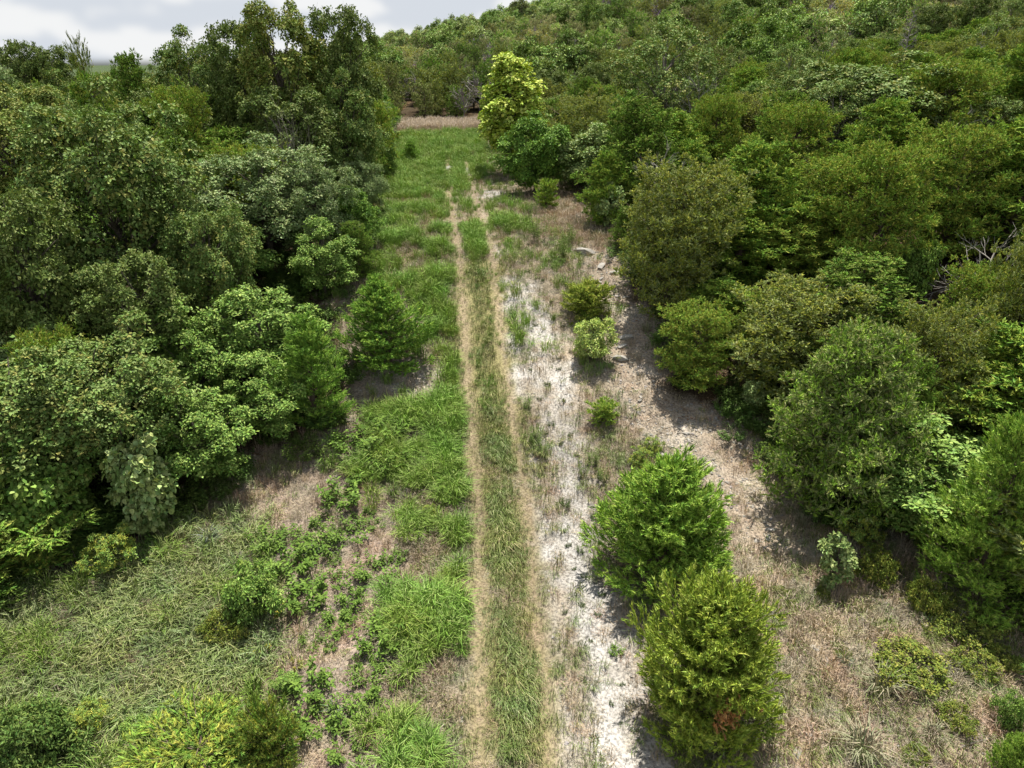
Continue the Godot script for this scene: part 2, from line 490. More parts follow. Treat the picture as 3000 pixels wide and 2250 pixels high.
# look: branches, plumes (per metre), size (of a plume), form (0 cone, 1 globe, 2 old and open, 3 broad), rise, cols, wide
func cedar(called: String, h: float, r: float, look: Dictionary) -> void:
	var wood := Soup.new()
	var twigs := Soup.new()
	var green := Soup.new()
	var shapes := []
	for k in 7:
		shapes.push_back(plume(look.get("twigs", 9), look.get("wide", 0.115)))
	var pal := palette(shapes, look.cols, 3, 0.28)
	var bark := Color(0.20, 0.15, 0.12)
	var pts := []
	var lean := Vector3(rng.randf_range(-0.06, 0.06), 0, rng.randf_range(-0.06, 0.06)) * h
	for k in 7:
		var t := k / 6.0
		pts.push_back(Vector3(0, h * 0.96 * t - (0.3 if k == 0 else 0.0), 0) + lean * t * t + Vector3(rng.randf_range(-0.02, 0.02), 0, rng.randf_range(-0.02, 0.02)) * h * t)
	tube(wood, pts, 0.028 * h + 0.02, 0.008, 6, bark)
	var n: int = look.branches
	var form: int = look.get("form", 0)
	var size: float = look.size
	for i in n:
		var t := pow((i + 0.5) / n, 0.85) * 0.97 + rng.randf_range(-0.02, 0.02)
		t = clampf(t, 0.02, 0.985)
		var shape := 1.0
		if form == 0:
			shape = pow(1.0 - t, 0.72) * minf(1.0, 0.72 + 2.2 * t)
		elif form == 1:
			shape = sqrt(maxf(0.02, 1.0 - pow(2.0 * t - 0.75, 2.0) / 1.6)) * (1.0 if t < 0.8 else 0.85)
		elif form == 2:
			shape = sqrt(maxf(0.03, 1.0 - pow((t - 0.45) / 0.56, 2.0)))
		else:
			shape = pow(1.0 - t, look.get("point", 0.45)) * minf(1.0, 0.8 + 1.5 * t)
		var az := i * 2.39996 + rng.randf_range(-0.5, 0.5)
		shape *= 1.0 + look.get("uneven", 0.5) * rough.get_noise_3d(cos(az) * 1.1 + h * 7.0, t * 2.6, sin(az) * 1.1 + r * 5.0)
		var long := maxf(0.12 * r, r * shape * rng.randf_range(0.68, 1.1))
		var k6 := t * 6.0
		var foot: Vector3 = pts[int(k6)].lerp(pts[mini(int(k6) + 1, 6)], k6 - int(k6))
		var out := Vector3(cos(az), 0, sin(az))
		var rise: float = look.get("rise", 0.25) + 0.75 * t * t + rng.randf_range(-0.15, 0.2)
		if form == 1:
			rise = (t - 0.3) * 1.6
		var b := []
		for k in 4:
			var s := k / 3.0
			b.push_back(foot + out * long * s + Vector3.UP * long * (rise * s - 0.22 * s + 0.26 * s * s))
		tube(twigs, b, 0.006 + 0.011 * long, 0.004, 3, bark * 1.15)
		var along: Vector3 = (b[3] - b[0]).normalized()
		var across := along.cross(Vector3.UP).normalized()
		var m := int(long * look.plumes * 1.3 * rng.randf_range(0.75, 1.2)) + 3
		var bare: bool = rng.randf() < look.get("bare", 0.0)
		if bare:
			m = int(m * 0.12)
		var puff: int = look.get("puff", 1)
		for k in int(ceil(float(m) / puff)):
			var s := 1.0 - pow(rng.randf(), 1.5) * 0.82
			var k3 := s * 2.999
			var at: Vector3 = b[int(k3)].lerp(b[int(k3) + 1], k3 - int(k3))
			var reach := (0.12 + 0.30 * s * (1.25 - s)) * long
			var side := rng.randf_range(-1.0, 1.0)
			at += across * side * reach + Vector3.UP * rng.randf_range(-0.34, 0.44) * reach
			for j in puff:
				var d := along * 0.75 + across * side * 0.9 + Vector3.UP * rng.randf_range(0.0, 0.85) + any_dir() * 0.36
				var l := size * rng.randf_range(0.65, 1.3)
				var spot := at - d.normalized() * l * 0.3
				if puff > 1:
					d = along * 0.35 + across * side * 0.4 + Vector3.UP * 0.4 + any_dir()
					spot = at + d.normalized() * l * rng.randf_range(0.0, 0.5)
				var p: Array = pal[rng.randi() % pal.size()]
				green.put(p[0], p[1], facing(d, spot, l, l, rng.randf() * TAU))
	# the leader
	for k in int(10 + 14 * h / maxf(size, 0.1) * 0.12):
		var t := 1.0 - 0.16 * rng.randf()
		var at: Vector3 = pts[5].lerp(pts[6], clampf(t * 6.0 - 5.0, 0.0, 1.03))
		var d := Vector3.UP * 1.2 + any_dir() * 0.8
		var p: Array = pal[rng.randi() % pal.size()]
		var l := size * rng.randf_range(0.6, 1.1)
		green.put(p[0], p[1], facing(d, at, l, l, rng.randf() * TAU))
	wood.v.append_array(twigs.v)
	wood.c.append_array(twigs.c)
	measured(called, [["trunk", wood.mesh(), bark_mat], ["crown", green.mesh(), cedar_mat]])

# look: clumps, clusters (per clump), leaves, form, leaf, leaf_wide, low (crown base as share of h), cols, limbs, spread
func broadleaf(called: String, h: float, r: float, look: Dictionary) -> void:
	var wood := Soup.new()
	var green := Soup.new()
	var limbs := []
	var shapes := []
	var form: int = look.get("form", 0)
	for k in 6:
		shapes.push_back(leaf_cluster(look.leaves, form, look.leaf, look.leaf_wide))
	var pal := palette(shapes, look.cols, 18 if form == 1 else 6, look.get("spread", 0.3))
	var bark: Color = look.get("bark", Color(0.17, 0.145, 0.12))
	var low: float = look.get("low", 0.2)
	var top := h * 0.86
	var pts := []
	for k in 6:
		var t := k / 5.0
		pts.push_back(Vector3(rng.randf_range(-0.04, 0.04) * r * k, top * t - (0.3 if k == 0 else 0.0), rng.randf_range(-0.04, 0.04) * r * k))
	tube(wood, pts, look.get("girth", 0.022) * h + 0.015, 0.02, 7, bark)
	var mid := Vector3(0, h * (1.0 + low) / 2.0, 0)
	var rad := Vector3(r, h * (1.0 - low) / 2.0, r)
	var n: int = look.clumps
	var cone: float = look.get("cone", 0.0)
	for i in n:
		var y := 1.0 - 2.0 * (i + 0.5) / n
		var q := sqrt(1.0 - y * y)
		var dir := Vector3(q * cos(i * 2.39996), y, q * sin(i * 2.39996))
		dir = (dir + any_dir() * 0.22).normalized()
		var full := pow(maxf(0.02, 1.0 - dir.y * dir.y), -0.5 * look.get("full", 0.0))
		var taper := 1.0
		if cone > 0.0:
			taper = 1.0 - cone * clampf((dir.y + 1.0) / 2.0, 0.0, 1.0)
		var k := rng.randf_range(0.55, 0.92) if i % 3 else rng.randf_range(0.3, 0.7)
		var centre := mid + Vector3(dir.x * rad.x * taper * full, dir.y * rad.y, dir.z * rad.z * taper * full) * k
		var rc: float = r * look.get("clump", 0.3) * (0.55 + 0.85 * rng.randf() * rng.randf() + 0.25 * rng.randf())
		var foot_t := clampf((centre.y / h) * rng.randf_range(0.45, 0.8), 0.05, 0.8)
		var k5 := foot_t * h / top * 5.0
		k5 = clampf(k5, 0.0, 4.95)
		var foot: Vector3 = pts[int(k5)].lerp(pts[int(k5) + 1], k5 - int(k5))
		var bend := any_dir() * 0.12 * (centre - foot).length()
		var path := [foot, foot.lerp(centre, 0.35) + bend, foot.lerp(centre, 0.7) + bend * 0.6, centre]
		if i % maxi(1, int(n / maxf(1.0, look.get("limbs", 4)))) == 0 and limbs.size() < look.get("limbs", 4):
			var s := Soup.new()
			tube(s, path, 0.011 * h + 0.008, 0.012, 6, bark * 1.1)
			limbs.push_back(s)
		else:
			tube(wood, path, 0.005 * h + 0.004, 0.005, 4, bark * 1.1)
		for j in 4:
			tube(wood, [centre, centre + any_dir() * rc * 0.5, centre + (any_dir() + Vector3.UP * 0.3) * rc * 0.9], 0.004 + 0.0008 * h, 0.003, 3, bark * 1.2)
		for j in int(look.clusters * pow(rc / (r * look.get("clump", 0.3)), 1.6) * rng.randf_range(0.75, 1.25)) + 6:
			var d := (any_dir() + dir * 0.45 + Vector3.UP * 0.3).normalized()
			var at := centre + Vector3(d.x, d.y * 0.8, d.z) * rc * pow(rng.randf(), 0.5) * rng.randf_range(0.75, 1.25)
			var face := (d * 0.55 + Vector3.UP * 0.8 + any_dir() * 0.5)
			var p: Array = pal[rng.randi() % pal.size()]
			var s := rng.randf_range(0.75, 1.2)
			green.put(p[0], p[1], facing(face, at, s, s, rng.randf() * TAU))
	var parts := [["trunk", wood.mesh(), bark_mat], ["crown", green.mesh(), leaf_mat]]
	for s in limbs:
		parts.push_back(["limb", s.mesh(), bark_mat])
	measured(called, parts)

func fork(s: Soup, at: Vector3, dir: Vector3, long: float, thick: float, depth: int, col: Color, wander: float, lift: float) -> void:
	var pts := [at]
	var p := at
	var d := dir
	for k in 3:
		d = (d + any_dir() * wander + Vector3.UP * lift).normalized()
		p += d * long / 3.0
		pts.push_back(p)
	tube(s, pts, thick, thick * 0.55, 4 if depth > 2 else 3, col * rng.randf_range(0.85, 1.15))
	if depth <= 0:
		return
	for k in 2 + rng.randi() % 3:
		var q: Vector3 = pts[1 + rng.randi() % 3]
		fork(s, q, (d + any_dir() * 0.75).normalized(), long * rng.randf_range(0.5, 0.78), thick * 0.55, depth - 1, col, wander, lift)

# shape: 0 many stems fanning up from the ground, 1 bare crown on a trunk, 2 dead cedar with whorled branches
func dead_wood(called: String, h: float, r: float, shape: int, col: Color, stout := 1.0) -> void:
	var trunk := Soup.new()
	var s := Soup.new()
	if shape == 0:
		for k in 16:
			var a := rng.randf() * TAU
			var o := rng.randf_range(0.05, 0.42)
			var d := Vector3(cos(a) * o, 1.0, sin(a) * o)
			fork(trunk if k < 3 else s, Vector3(cos(a), 0, sin(a)) * 0.12, d, h * 0.42, 0.022 * stout, 3, col, 0.12, 0.06)
	elif shape == 1:
		var pts := [Vector3(0, -0.3, 0), Vector3(0.05, h * 0.2, 0), Vector3(-0.05, h * 0.4, 0.08), Vector3(0.1, h * 0.62, 0)]
		tube(trunk, pts, 0.03 * h * 0.5 + 0.03, 0.05, 6, col)
		for k in 11:
			var a := k * 2.4
			fork(s, Vector3(0.05, h * rng.randf_range(0.22, 0.62), 0), Vector3(cos(a), rng.randf_range(0.2, 1.0), sin(a)).normalized(), r * 0.62, 0.035 * stout, 3, col, 0.2, 0.05)
	elif shape == 2:
		tube(trunk, [Vector3(0, -0.3, 0), Vector3(0.06, h * 0.35, 0), Vector3(0.0, h * 0.7, 0.05), Vector3(0.04, h, 0)], 0.02 * h + 0.03, 0.012, 6, col)
		for k in 40:
			var t := 0.12 + 0.85 * k / 40.0
			var a := k * 2.4
			fork(s, Vector3(0.03, h * t, 0), Vector3(cos(a), rng.randf_range(-0.1, 0.35), sin(a)).normalized(), r * (1.05 - t) * 0.75 + 0.1, 0.02 * stout, 2, col, 0.16, 0.03)
	if shape == 3:
		fork(trunk, Vector3(-h * 0.5, 0.06, 0), Vector3(1, 0.03, 0.1), h * 0.8, 0.03, 0, col, 0.1, 0.0)
		for k in 5:
			fork(s, Vector3(-h * 0.4 + h * 0.15 * k, 0.08, 0.02 * k), Vector3(0.8, 0.15, 0.7 * (1 - 2 * (k % 2))).normalized(), h * 0.35, 0.014, 2, col, 0.2, -0.03)
	kinds[called] = {"h": h, "r": r, "parts": [["trunk", trunk.mesh(), dead_mat], ["branches", s.mesh(), dead_mat]]}

# A grass tuft: blades from one root. lean combs them down the slope.
func tuft(blades: int, h: float, spread: float, wide: float, droop: float, cols: Array, comb := Vector3.ZERO) -> ArrayMesh:
	var s := Soup.new()
	for k in blades:
		var a := rng.randf() * TAU
		var foot := Vector3(cos(a), 0, sin(a)) * spread * sqrt(rng.randf())
		var b := a + rng.randf_range(-0.9, 0.9)
		var out := Vector3(cos(b), 0, sin(b)) * rng.randf_range(0.1, 1.0) * droop + comb * rng.randf_range(0.5, 1.2)
		var l := h * rng.randf_range(0.55, 1.15)
		var side := Vector3(-sin(b), 0, cos(b)).rotated(Vector3.UP, rng.randf_range(-0.6, 0.6)) * wide * rng.randf_range(0.7, 1.2) * 0.5
		var m := foot + (Vector3.UP * 0.62 + out * 0.28) * l
		var tip := foot + (Vector3.UP * (1.0 - 0.45 * minf(1.6, out.length())) + out * 0.95) * l
		var c: Color = cols[rng.randi() % cols.size()] * rng.randf_range(0.75, 1.2)
		s.tri(foot - side * 0.7, foot + side * 0.7, m + side, c)
		s.tri(foot - side * 0.7, m + side, m - side, c)
		s.tri(m - side, m + side, tip, c)
	return s.mesh()

# Dead stalks lying about.
func straw_patch(blades: int, reach: float, long: float, wide: float, cols: Array) -> ArrayMesh:
	var s := Soup.new()
	for k in blades:
		var a := rng.randf() * TAU
		var p := Vector3(cos(a), 0, sin(a)) * reach * sqrt(rng.randf()) + Vector3.UP * rng.randf_range(0.0, 0.05)
		var b := rng.randf() * TAU
		var d := Vector3(cos(b), rng.randf_range(0.0, 0.45), sin(b)) * long * rng.randf_range(0.5, 1.2)
		var side := Vector3(-sin(b), rng.randf_range(-0.4, 0.4), cos(b)) * wide * 0.5
		var c: Color = cols[rng.randi() % cols.size()] * rng.randf_range(0.75, 1.2)
		s.tri(p - side, p + side, p + d * 0.55 + side + Vector3.UP * 0.02, c)
		s.tri(p + d * 0.55 + side, p - side, p + d, c)
	return s.mesh()

# Leafy upright weeds: stems with leaves.
func weed(stems: int, h: float, reach: float, leaf: float, wide: float, cols: Array) -> Array:
	var stem := Soup.new()
	var s := Soup.new()
	for k in stems:
		var a := rng.randf() * TAU
		var foot := Vector3(cos(a), 0, sin(a)) * reach * 0.55 * sqrt(rng.randf())
		var top := foot + Vector3(cos(a) * rng.randf_range(0.0, 0.7) * reach, h * rng.randf_range(0.5, 1.1), sin(a) * rng.randf_range(0.0, 0.7) * reach)
		tube(stem, [foot, foot.lerp(top, 0.5) + Vector3.UP * 0.03, top], 0.006, 0.003, 3, Color(0.16, 0.17, 0.07))
		var n := int(h * rng.randf_range(0.8, 1.2) / leaf * 3.2) + 4
		for j in n:
			var t := 0.2 + 0.8 * (j + rng.randf()) / n
			var at := foot.lerp(top, t)
			var b := j * 2.4 + rng.randf_range(-0.4, 0.4)
			var d := Vector3(cos(b), rng.randf_range(-0.1, 0.6), sin(b)).normalized()
			var side := d.cross(Vector3.UP).normalized().rotated(d, rng.randf_range(-0.5, 0.5)) * wide * 0.5
			var l := leaf * rng.randf_range(0.6, 1.2)
			var m := at + d * l * 0.5 + Vector3.UP * wide * 0.12
			var tip := at + d * l - Vector3.UP * l * 0.2
			var c: Color = cols[rng.randi() % cols.size()] * rng.randf_range(0.75, 1.25)
			s.tri(at, m + side, tip, c)
			s.tri(at, tip, m - side, c)
	return [["stem", stem.mesh(), bark_mat], ["foliage", s.mesh(), leaf_mat]]

func stone_mesh(flat: float) -> ArrayMesh:
	var s := Soup.new()
	var t := (1.0 + sqrt(5.0)) / 2.0
	var p := [Vector3(-1, t, 0), Vector3(1, t, 0), Vector3(-1, -t, 0), Vector3(1, -t, 0), Vector3(0, -1, t), Vector3(0, 1, t), Vector3(0, -1, -t), Vector3(0, 1, -t), Vector3(t, 0, -1), Vector3(t, 0, 1), Vector3(-t, 0, -1), Vector3(-t, 0, 1)]
	for i in 12:
		var q: Vector3 = p[i].normalized() * 0.5 * rng.randf_range(0.7, 1.2)
		p[i] = Vector3(q.x * 1.25, clampf(q.y, -0.4, 0.33) * flat, q.z * rng.randf_range(0.8, 1.0))
	var k := [0, 11, 5, 0, 5, 1, 0, 1, 7, 0, 7, 10, 0, 10, 11, 1, 5, 9, 5, 11, 4, 11, 10, 2, 10, 7, 6, 7, 1, 8, 3, 9, 4, 3, 4, 2, 3, 2, 6, 3, 6, 8, 3, 8, 9, 4, 9, 5, 2, 4, 11, 6, 2, 10, 8, 6, 7, 9, 8, 1]
	for i in 20:
		var g := rng.randf_range(0.9, 1.1)
		s.tri(p[k[i * 3]], p[k[i * 3 + 1]], p[k[i * 3 + 2]], Color(g, g, g))
	return s.mesh()

# ------------------------------------------------------------------ placing

func numbered(called: String) -> String:
	var k: int = taken.get(called, 0)
	taken[called] = k + 1
	return called if k == 0 else "%s_%03d" % [called, k]

# One plant of a kind, its parts under a Node3D at its foot. h and r in metres, turn in degrees.
func plant(called: String, kind: String, x: float, f: float, h: float, r: float, turn: float, label: String, category: String, group := "", lean := 0.0) -> Node3D:
	var k: Dictionary = kinds[kind]
	var o := Node3D.new()
	o.name = numbered(called)
	add_child(o)
	o.position = Vector3(x, lumpy(x, f) - 0.02, -f)
	o.rotation_degrees = Vector3(0, turn, lean)
	o.scale = Vector3(r / k.r, h / k.h, r / k.r)
	for p in k.parts:
		var m := MeshInstance3D.new()
		m.name = p[0]
		m.mesh = p[1]
		m.material_override = p[2]
		o.add_child(m, true)
	o.set_meta("label", label)
	o.set_meta("category", category)
	if group:
		o.set_meta("group", group)
	return o

func scatter(called: String, mesh: Mesh, mat: Material, places: Array, tints: Array, label: String) -> void:
	if places.is_empty():
		return
	var mm := MultiMesh.new()
	mm.transform_format = MultiMesh.TRANSFORM_3D
	mm.use_colors = true
	mm.mesh = mesh
	mm.instance_count = places.size()
	for i in places.size():
		mm.set_instance_transform(i, places[i])
		mm.set_instance_color(i, tints[i])
	var o := MultiMeshInstance3D.new()
	o.name = numbered(called)
	o.multimesh = mm
	o.material_override = mat
	o.set_meta("kind", "stuff")
	o.set_meta("label", label)
	add_child(o)

# ------------------------------------------------------------------ the kinds

func make_kinds() -> void:
	var fresh := [Color(0.101, 0.180, 0.026), Color(0.132, 0.216, 0.034), Color(0.170, 0.246, 0.043), Color(0.076, 0.142, 0.026)]
	var bright := [Color(0.132, 0.213, 0.031), Color(0.171, 0.258, 0.037), Color(0.218, 0.290, 0.057), Color(0.099, 0.167, 0.028)]
	var golden := [Color(0.146, 0.193, 0.026), Color(0.182, 0.225, 0.032), Color(0.212, 0.248, 0.049), Color(0.104, 0.149, 0.023)]
	var olive := [Color(0.162, 0.187, 0.029), Color(0.197, 0.214, 0.034), Color(0.224, 0.228, 0.047), Color(0.115, 0.145, 0.026)]
	var grey := [Color(0.147, 0.176, 0.058), Color(0.187, 0.215, 0.075), Color(0.221, 0.240, 0.098), Color(0.107, 0.137, 0.047)]
	var dark := [Color(0.082, 0.117, 0.023), Color(0.109, 0.143, 0.029), Color(0.130, 0.156, 0.034), Color(0.066, 0.094, 0.019)]
	var brown := [Color(0.130, 0.145, 0.045), Color(0.154, 0.169, 0.059), Color(0.101, 0.122, 0.037), Color(0.182, 0.175, 0.079)]
	# cedars that stand in the open, each of its own shape
	cedar("cedar_conical", 3.9, 1.75, {"branches": 150, "plumes": 38.0, "size": 0.25, "form": 0, "rise": 0.30, "cols": fresh, "bare": 0.06})
	cedar("cedar_bushy", 3.0, 1.75, {"branches": 190, "plumes": 38.0, "size": 0.26, "form": 3, "point": 0.62, "rise": 0.28, "cols": bright, "bare": 0.06})
	cedar("cedar_golden", 3.2, 1.75, {"branches": 200, "plumes": 38.0, "size": 0.25, "form": 3, "point": 0.6, "rise": 0.4, "cols": golden, "bare": 0.07})
	var scorch := Soup.new()
	var dead := palette([plume(8, 0.2), plume(8, 0.2)], [Color(0.26, 0.13, 0.05), Color(0.32, 0.18, 0.07), Color(0.20, 0.11, 0.05)], 3, 0.3)
	for k in 70:
		var p: Array = dead[rng.randi() % dead.size()]
		var d := any_dir() + Vector3(0, 0.2, 0.9)
		scorch.put(p[0], p[1], facing(d, Vector3(0.05 + rng.randfn() * 0.16, 1.55 + rng.randfn() * 0.2, 1.12 + rng.randfn() * 0.1), 0.2, 0.2, rng.randf() * TAU))
	kinds["cedar_golden"].parts.push_back(["dead_spray", scorch.mesh(), cedar_mat])
	cedar("cedar_low", 1.6, 1.5, {"branches": 90, "plumes": 34.0, "size": 0.28, "form": 1, "cols": fresh + olive + dark, "bare": 0.15})
	cedar("cedar_layered", 5.2, 2.4, {"branches": 120, "plumes": 40.0, "size": 0.28, "form": 3, "point": 0.55, "rise": 0.10, "cols": bright})
	cedar("cedar_grey", 6.0, 3.2, {"branches": 190, "plumes": 46.0, "size": 0.23, "wide": 0.2, "puff": 9, "form": 3, "point": 0.55, "rise": 0.22, "cols": grey + bright, "bare": 0.06})
	cedar("cedar_edge", 5.5, 2.1, {"branches": 110, "plumes": 32.0, "size": 0.30, "form": 0, "rise": 0.4, "cols": fresh})
	cedar("cedar_globe", 1.4, 0.95, {"branches": 80, "plumes": 46.0, "size": 0.22, "form": 1, "cols": golden + olive})
	cedar("cedar_sprout", 1.2, 0.6, {"branches": 46, "plumes": 52.0, "size": 0.19, "form": 1, "cols": golden + bright})
	# cedars of the wood
	cedar("cedar_olive", 6.3, 2.6, {"branches": 120, "plumes": 48.0, "size": 0.23, "wide": 0.2, "puff": 9, "form": 2, "rise": 0.2, "cols": olive + bright, "bare": 0.1})
	cedar("cedar_green", 6.0, 2.4, {"branches": 120, "plumes": 48.0, "size": 0.23, "wide": 0.2, "puff": 9, "form": 3, "point": 0.55, "rise": 0.35, "cols": fresh + golden, "bare": 0.05})
	cedar("cedar_pale", 6.3, 2.7, {"branches": 120, "plumes": 48.0, "size": 0.23, "wide": 0.2, "puff": 9, "form": 2, "rise": 0.3, "cols": grey + olive, "bare": 0.14})
	cedar("cedar_dark", 6.8, 2.3, {"branches": 115, "plumes": 48.0, "size": 0.23, "wide": 0.2, "puff": 9, "form": 3, "point": 0.55, "rise": 0.3, "cols": dark + fresh, "bare": 0.06})
	cedar("cedar_brown", 6.2, 2.4, {"branches": 84, "plumes": 31.9, "size": 0.23, "wide": 0.2, "puff": 9, "form": 2, "rise": 0.25, "cols": brown + olive, "bare": 0.22})
	cedar("cedar_ragged", 9.0, 2.6, {"branches": 70, "plumes": 16.0, "size": 0.40, "form": 3, "rise": 0.5, "cols": dark + olive, "bare": 0.35})
	# broadleaved trees
	var oak := [Color(0.082, 0.123, 0.029), Color(0.106, 0.152, 0.040), Color(0.130, 0.171, 0.055), Color(0.060, 0.097, 0.022), Color(0.144, 0.154, 0.044)]
	var oak_deep := [Color(0.076, 0.108, 0.026), Color(0.101, 0.134, 0.036), Color(0.126, 0.156, 0.050), Color(0.060, 0.086, 0.022)]
	var oak_gold := [Color(0.108, 0.138, 0.030), Color(0.138, 0.160, 0.040), Color(0.085, 0.118, 0.026), Color(0.165, 0.170, 0.046)]
	var mid_green := [Color(0.097, 0.157, 0.031), Color(0.127, 0.190, 0.040), Color(0.157, 0.213, 0.056), Color(0.073, 0.123, 0.025)]
	var silver := [Color(0.122, 0.165, 0.062), Color(0.151, 0.192, 0.078), Color(0.095, 0.132, 0.046), Color(0.176, 0.212, 0.100)]
	var pale := [Color(0.148, 0.195, 0.066), Color(0.178, 0.225, 0.082), Color(0.120, 0.165, 0.052), Color(0.205, 0.245, 0.100)]
	var lime := [Color(0.226, 0.278, 0.068), Color(0.263, 0.310, 0.089), Color(0.184, 0.236, 0.053), Color(0.294, 0.326, 0.116)]
	var yellow := [Color(0.237, 0.291, 0.042), Color(0.285, 0.330, 0.059), Color(0.190, 0.252, 0.032), Color(0.323, 0.359, 0.087)]
	broadleaf("oak_broad", 9.0, 3.8, {"clumps": 58, "clusters": 95, "leaves": 6, "leaf": 0.18, "leaf_wide": 0.118, "low": 0.12, "cols": oak, "clump": 0.27, "full": 0.25})
	broadleaf("oak_deep", 10.0, 3.2, {"clumps": 76, "clusters": 62, "leaves": 6, "leaf": 0.19, "leaf_wide": 0.130, "low": 0.12, "cols": oak_deep, "clump": 0.25, "full": 0.5})
	broadleaf("oak_gold", 10.5, 2.9, {"clumps": 76, "clusters": 60, "leaves": 6, "leaf": 0.18, "leaf_wide": 0.130, "low": 0.15, "cols": oak_gold, "clump": 0.25, "full": 0.5})
	broadleaf("oak_sparse", 8.5, 3.4, {"clumps": 50, "clusters": 46, "leaves": 6, "leaf": 0.17, "leaf_wide": 0.106, "low": 0.2, "cols": oak, "clump": 0.24, "bark": Color(0.26, 0.23, 0.20)})
	broadleaf("leafy_green", 5.0, 2.2, {"clumps": 42, "clusters": 85, "leaves": 6, "leaf": 0.14, "leaf_wide": 0.088, "low": 0.04, "cols": mid_green, "clump": 0.29})
	broadleaf("leafy_dense", 5.0, 2.4, {"clumps": 44, "clusters": 90, "leaves": 6, "leaf": 0.17, "leaf_wide": 0.100, "low": 0.02, "cols": [Color(0.080, 0.145, 0.024), Color(0.105, 0.180, 0.030), Color(0.130, 0.205, 0.040), Color(0.058, 0.110, 0.020)], "clump": 0.3})
	broadleaf("silver_leaf", 5.5, 2.6, {"clumps": 48, "clusters": 105, "leaves": 7, "leaf": 0.12, "leaf_wide": 0.065, "low": 0.06, "cols": silver, "clump": 0.27})
	broadleaf("round_leaf", 3.6, 1.9, {"clumps": 40, "clusters": 52, "leaves": 5, "form": 1, "leaf": 0.17, "leaf_wide": 0.15, "low": 0.02, "cols": mid_green, "clump": 0.28})
	broadleaf("pale_round", 2.8, 1.1, {"clumps": 26, "clusters": 34, "leaves": 5, "form": 1, "leaf": 0.19, "leaf_wide": 0.165, "low": 0.02, "cols": pale, "clump": 0.30})
	broadleaf("pale_leaf", 4.2, 2.1, {"clumps": 36, "clusters": 62, "leaves": 6, "leaf": 0.20, "leaf_wide": 0.10, "low": 0.05, "cols": pale, "clump": 0.27})
	broadleaf("lime_bush", 1.8, 0.95, {"clumps": 30, "clusters": 44, "leaves": 6, "leaf": 0.085, "leaf_wide": 0.06, "low": 0.02, "cols": lime, "clump": 0.30})
	broadleaf("sapling", 1.7, 0.6, {"clumps": 18, "clusters": 16, "leaves": 5, "form": 1, "leaf": 0.12, "leaf_wide": 0.075, "low": 0.05, "cols": pale, "clump": 0.28, "limbs": 2})
	broadleaf("yellow_tree", 8.3, 2.6, {"clumps": 80, "clusters": 42, "leaves": 6, "form": 1, "leaf": 0.18, "leaf_wide": 0.16, "low": 0.06, "cols": yellow, "clump": 0.28, "cone": 0.72, "bark": Color(0.25, 0.22, 0.18)})
	broadleaf("low_shrub", 0.6, 0.8, {"clumps": 26, "clusters": 34, "leaves": 5, "leaf": 0.07, "leaf_wide": 0.04, "low": 0.0, "cols": [Color(0.095, 0.120, 0.020), Color(0.120, 0.145, 0.026), Color(0.070, 0.095, 0.018), Color(0.150, 0.155, 0.034)], "clump": 0.28, "limbs": 0})
	broadleaf("leafy_shrub", 1.3, 0.8, {"clumps": 24, "clusters": 32, "leaves": 6, "leaf": 0.11, "leaf_wide": 0.05, "low": 0.0, "cols": mid_green, "clump": 0.30, "limbs": 0})
	broadleaf("fine_shrub", 1.6, 1.0, {"clumps": 28, "clusters": 44, "leaves": 7, "leaf": 0.07, "leaf_wide": 0.035, "low": 0.0, "cols": olive + mid_green, "clump": 0.30, "limbs": 0})
	broadleaf("dark_shrub", 1.4, 1.2, {"clumps": 28, "clusters": 44, "leaves": 7, "leaf": 0.13, "leaf_wide": 0.05, "low": 0.0, "cols": [Color(0.050, 0.085, 0.020), Color(0.070, 0.110, 0.026), Color(0.095, 0.135, 0.036)], "clump": 0.30, "limbs": 0})
	var ash := Color(0.40, 0.37, 0.33)
	dead_wood("grey_fan", 4.5, 1.6, 0, Color(0.33, 0.29, 0.26), 1.5)
	dead_wood("grey_crown", 5.5, 2.4, 1, ash, 1.5)
	dead_wood("fallen_branch", 2.2, 1.0, 3, Color(0.30, 0.275, 0.25))
	dead_wood("grey_cedar", 6.0, 1.6, 2, ash, 2.0)
	# the hill's trees are far off
	cedar("far_cedar_olive", 6.0, 2.2, {"branches": 46, "plumes": 17.0, "size": 0.42, "twigs": 4, "form": 2, "cols": olive + grey + grey, "wide": 0.3, "puff": 6})
	cedar("far_cedar_green", 6.0, 2.1, {"branches": 46, "plumes": 17.0, "size": 0.42, "twigs": 4, "form": 2, "cols": fresh + grey, "wide": 0.3, "puff": 6})
	cedar("far_cedar_brown", 5.5, 2.1, {"branches": 42, "plumes": 12.0, "size": 0.42, "twigs": 4, "form": 2, "cols": brown + grey, "wide": 0.28, "puff": 6, "bare": 0.25})
	broadleaf("far_oak", 8.0, 3.2, {"clumps": 26, "clusters": 60, "leaves": 5, "leaf": 0.36, "leaf_wide": 0.24, "low": 0.1, "cols": oak_deep + mid_green, "clump": 0.42, "limbs": 0})
	broadleaf("far_oak_pale", 7.0, 3.0, {"clumps": 24, "clusters": 54, "leaves": 5, "leaf": 0.36, "leaf_wide": 0.24, "low": 0.1, "cols": oak + mid_green, "clump": 0.42, "limbs": 0})
	dead_wood("far_bare", 5.5, 2.2, 1, Color(0.36, 0.325, 0.30), 3.0)
	# small plants
	kinds["leafy_weed"] = {"h": 0.5, "r": 0.4, "parts": weed(20, 0.5, 0.45, 0.13, 0.045, [Color(0.115, 0.195, 0.034), Color(0.150, 0.230, 0.046), Color(0.090, 0.160, 0.030)])}
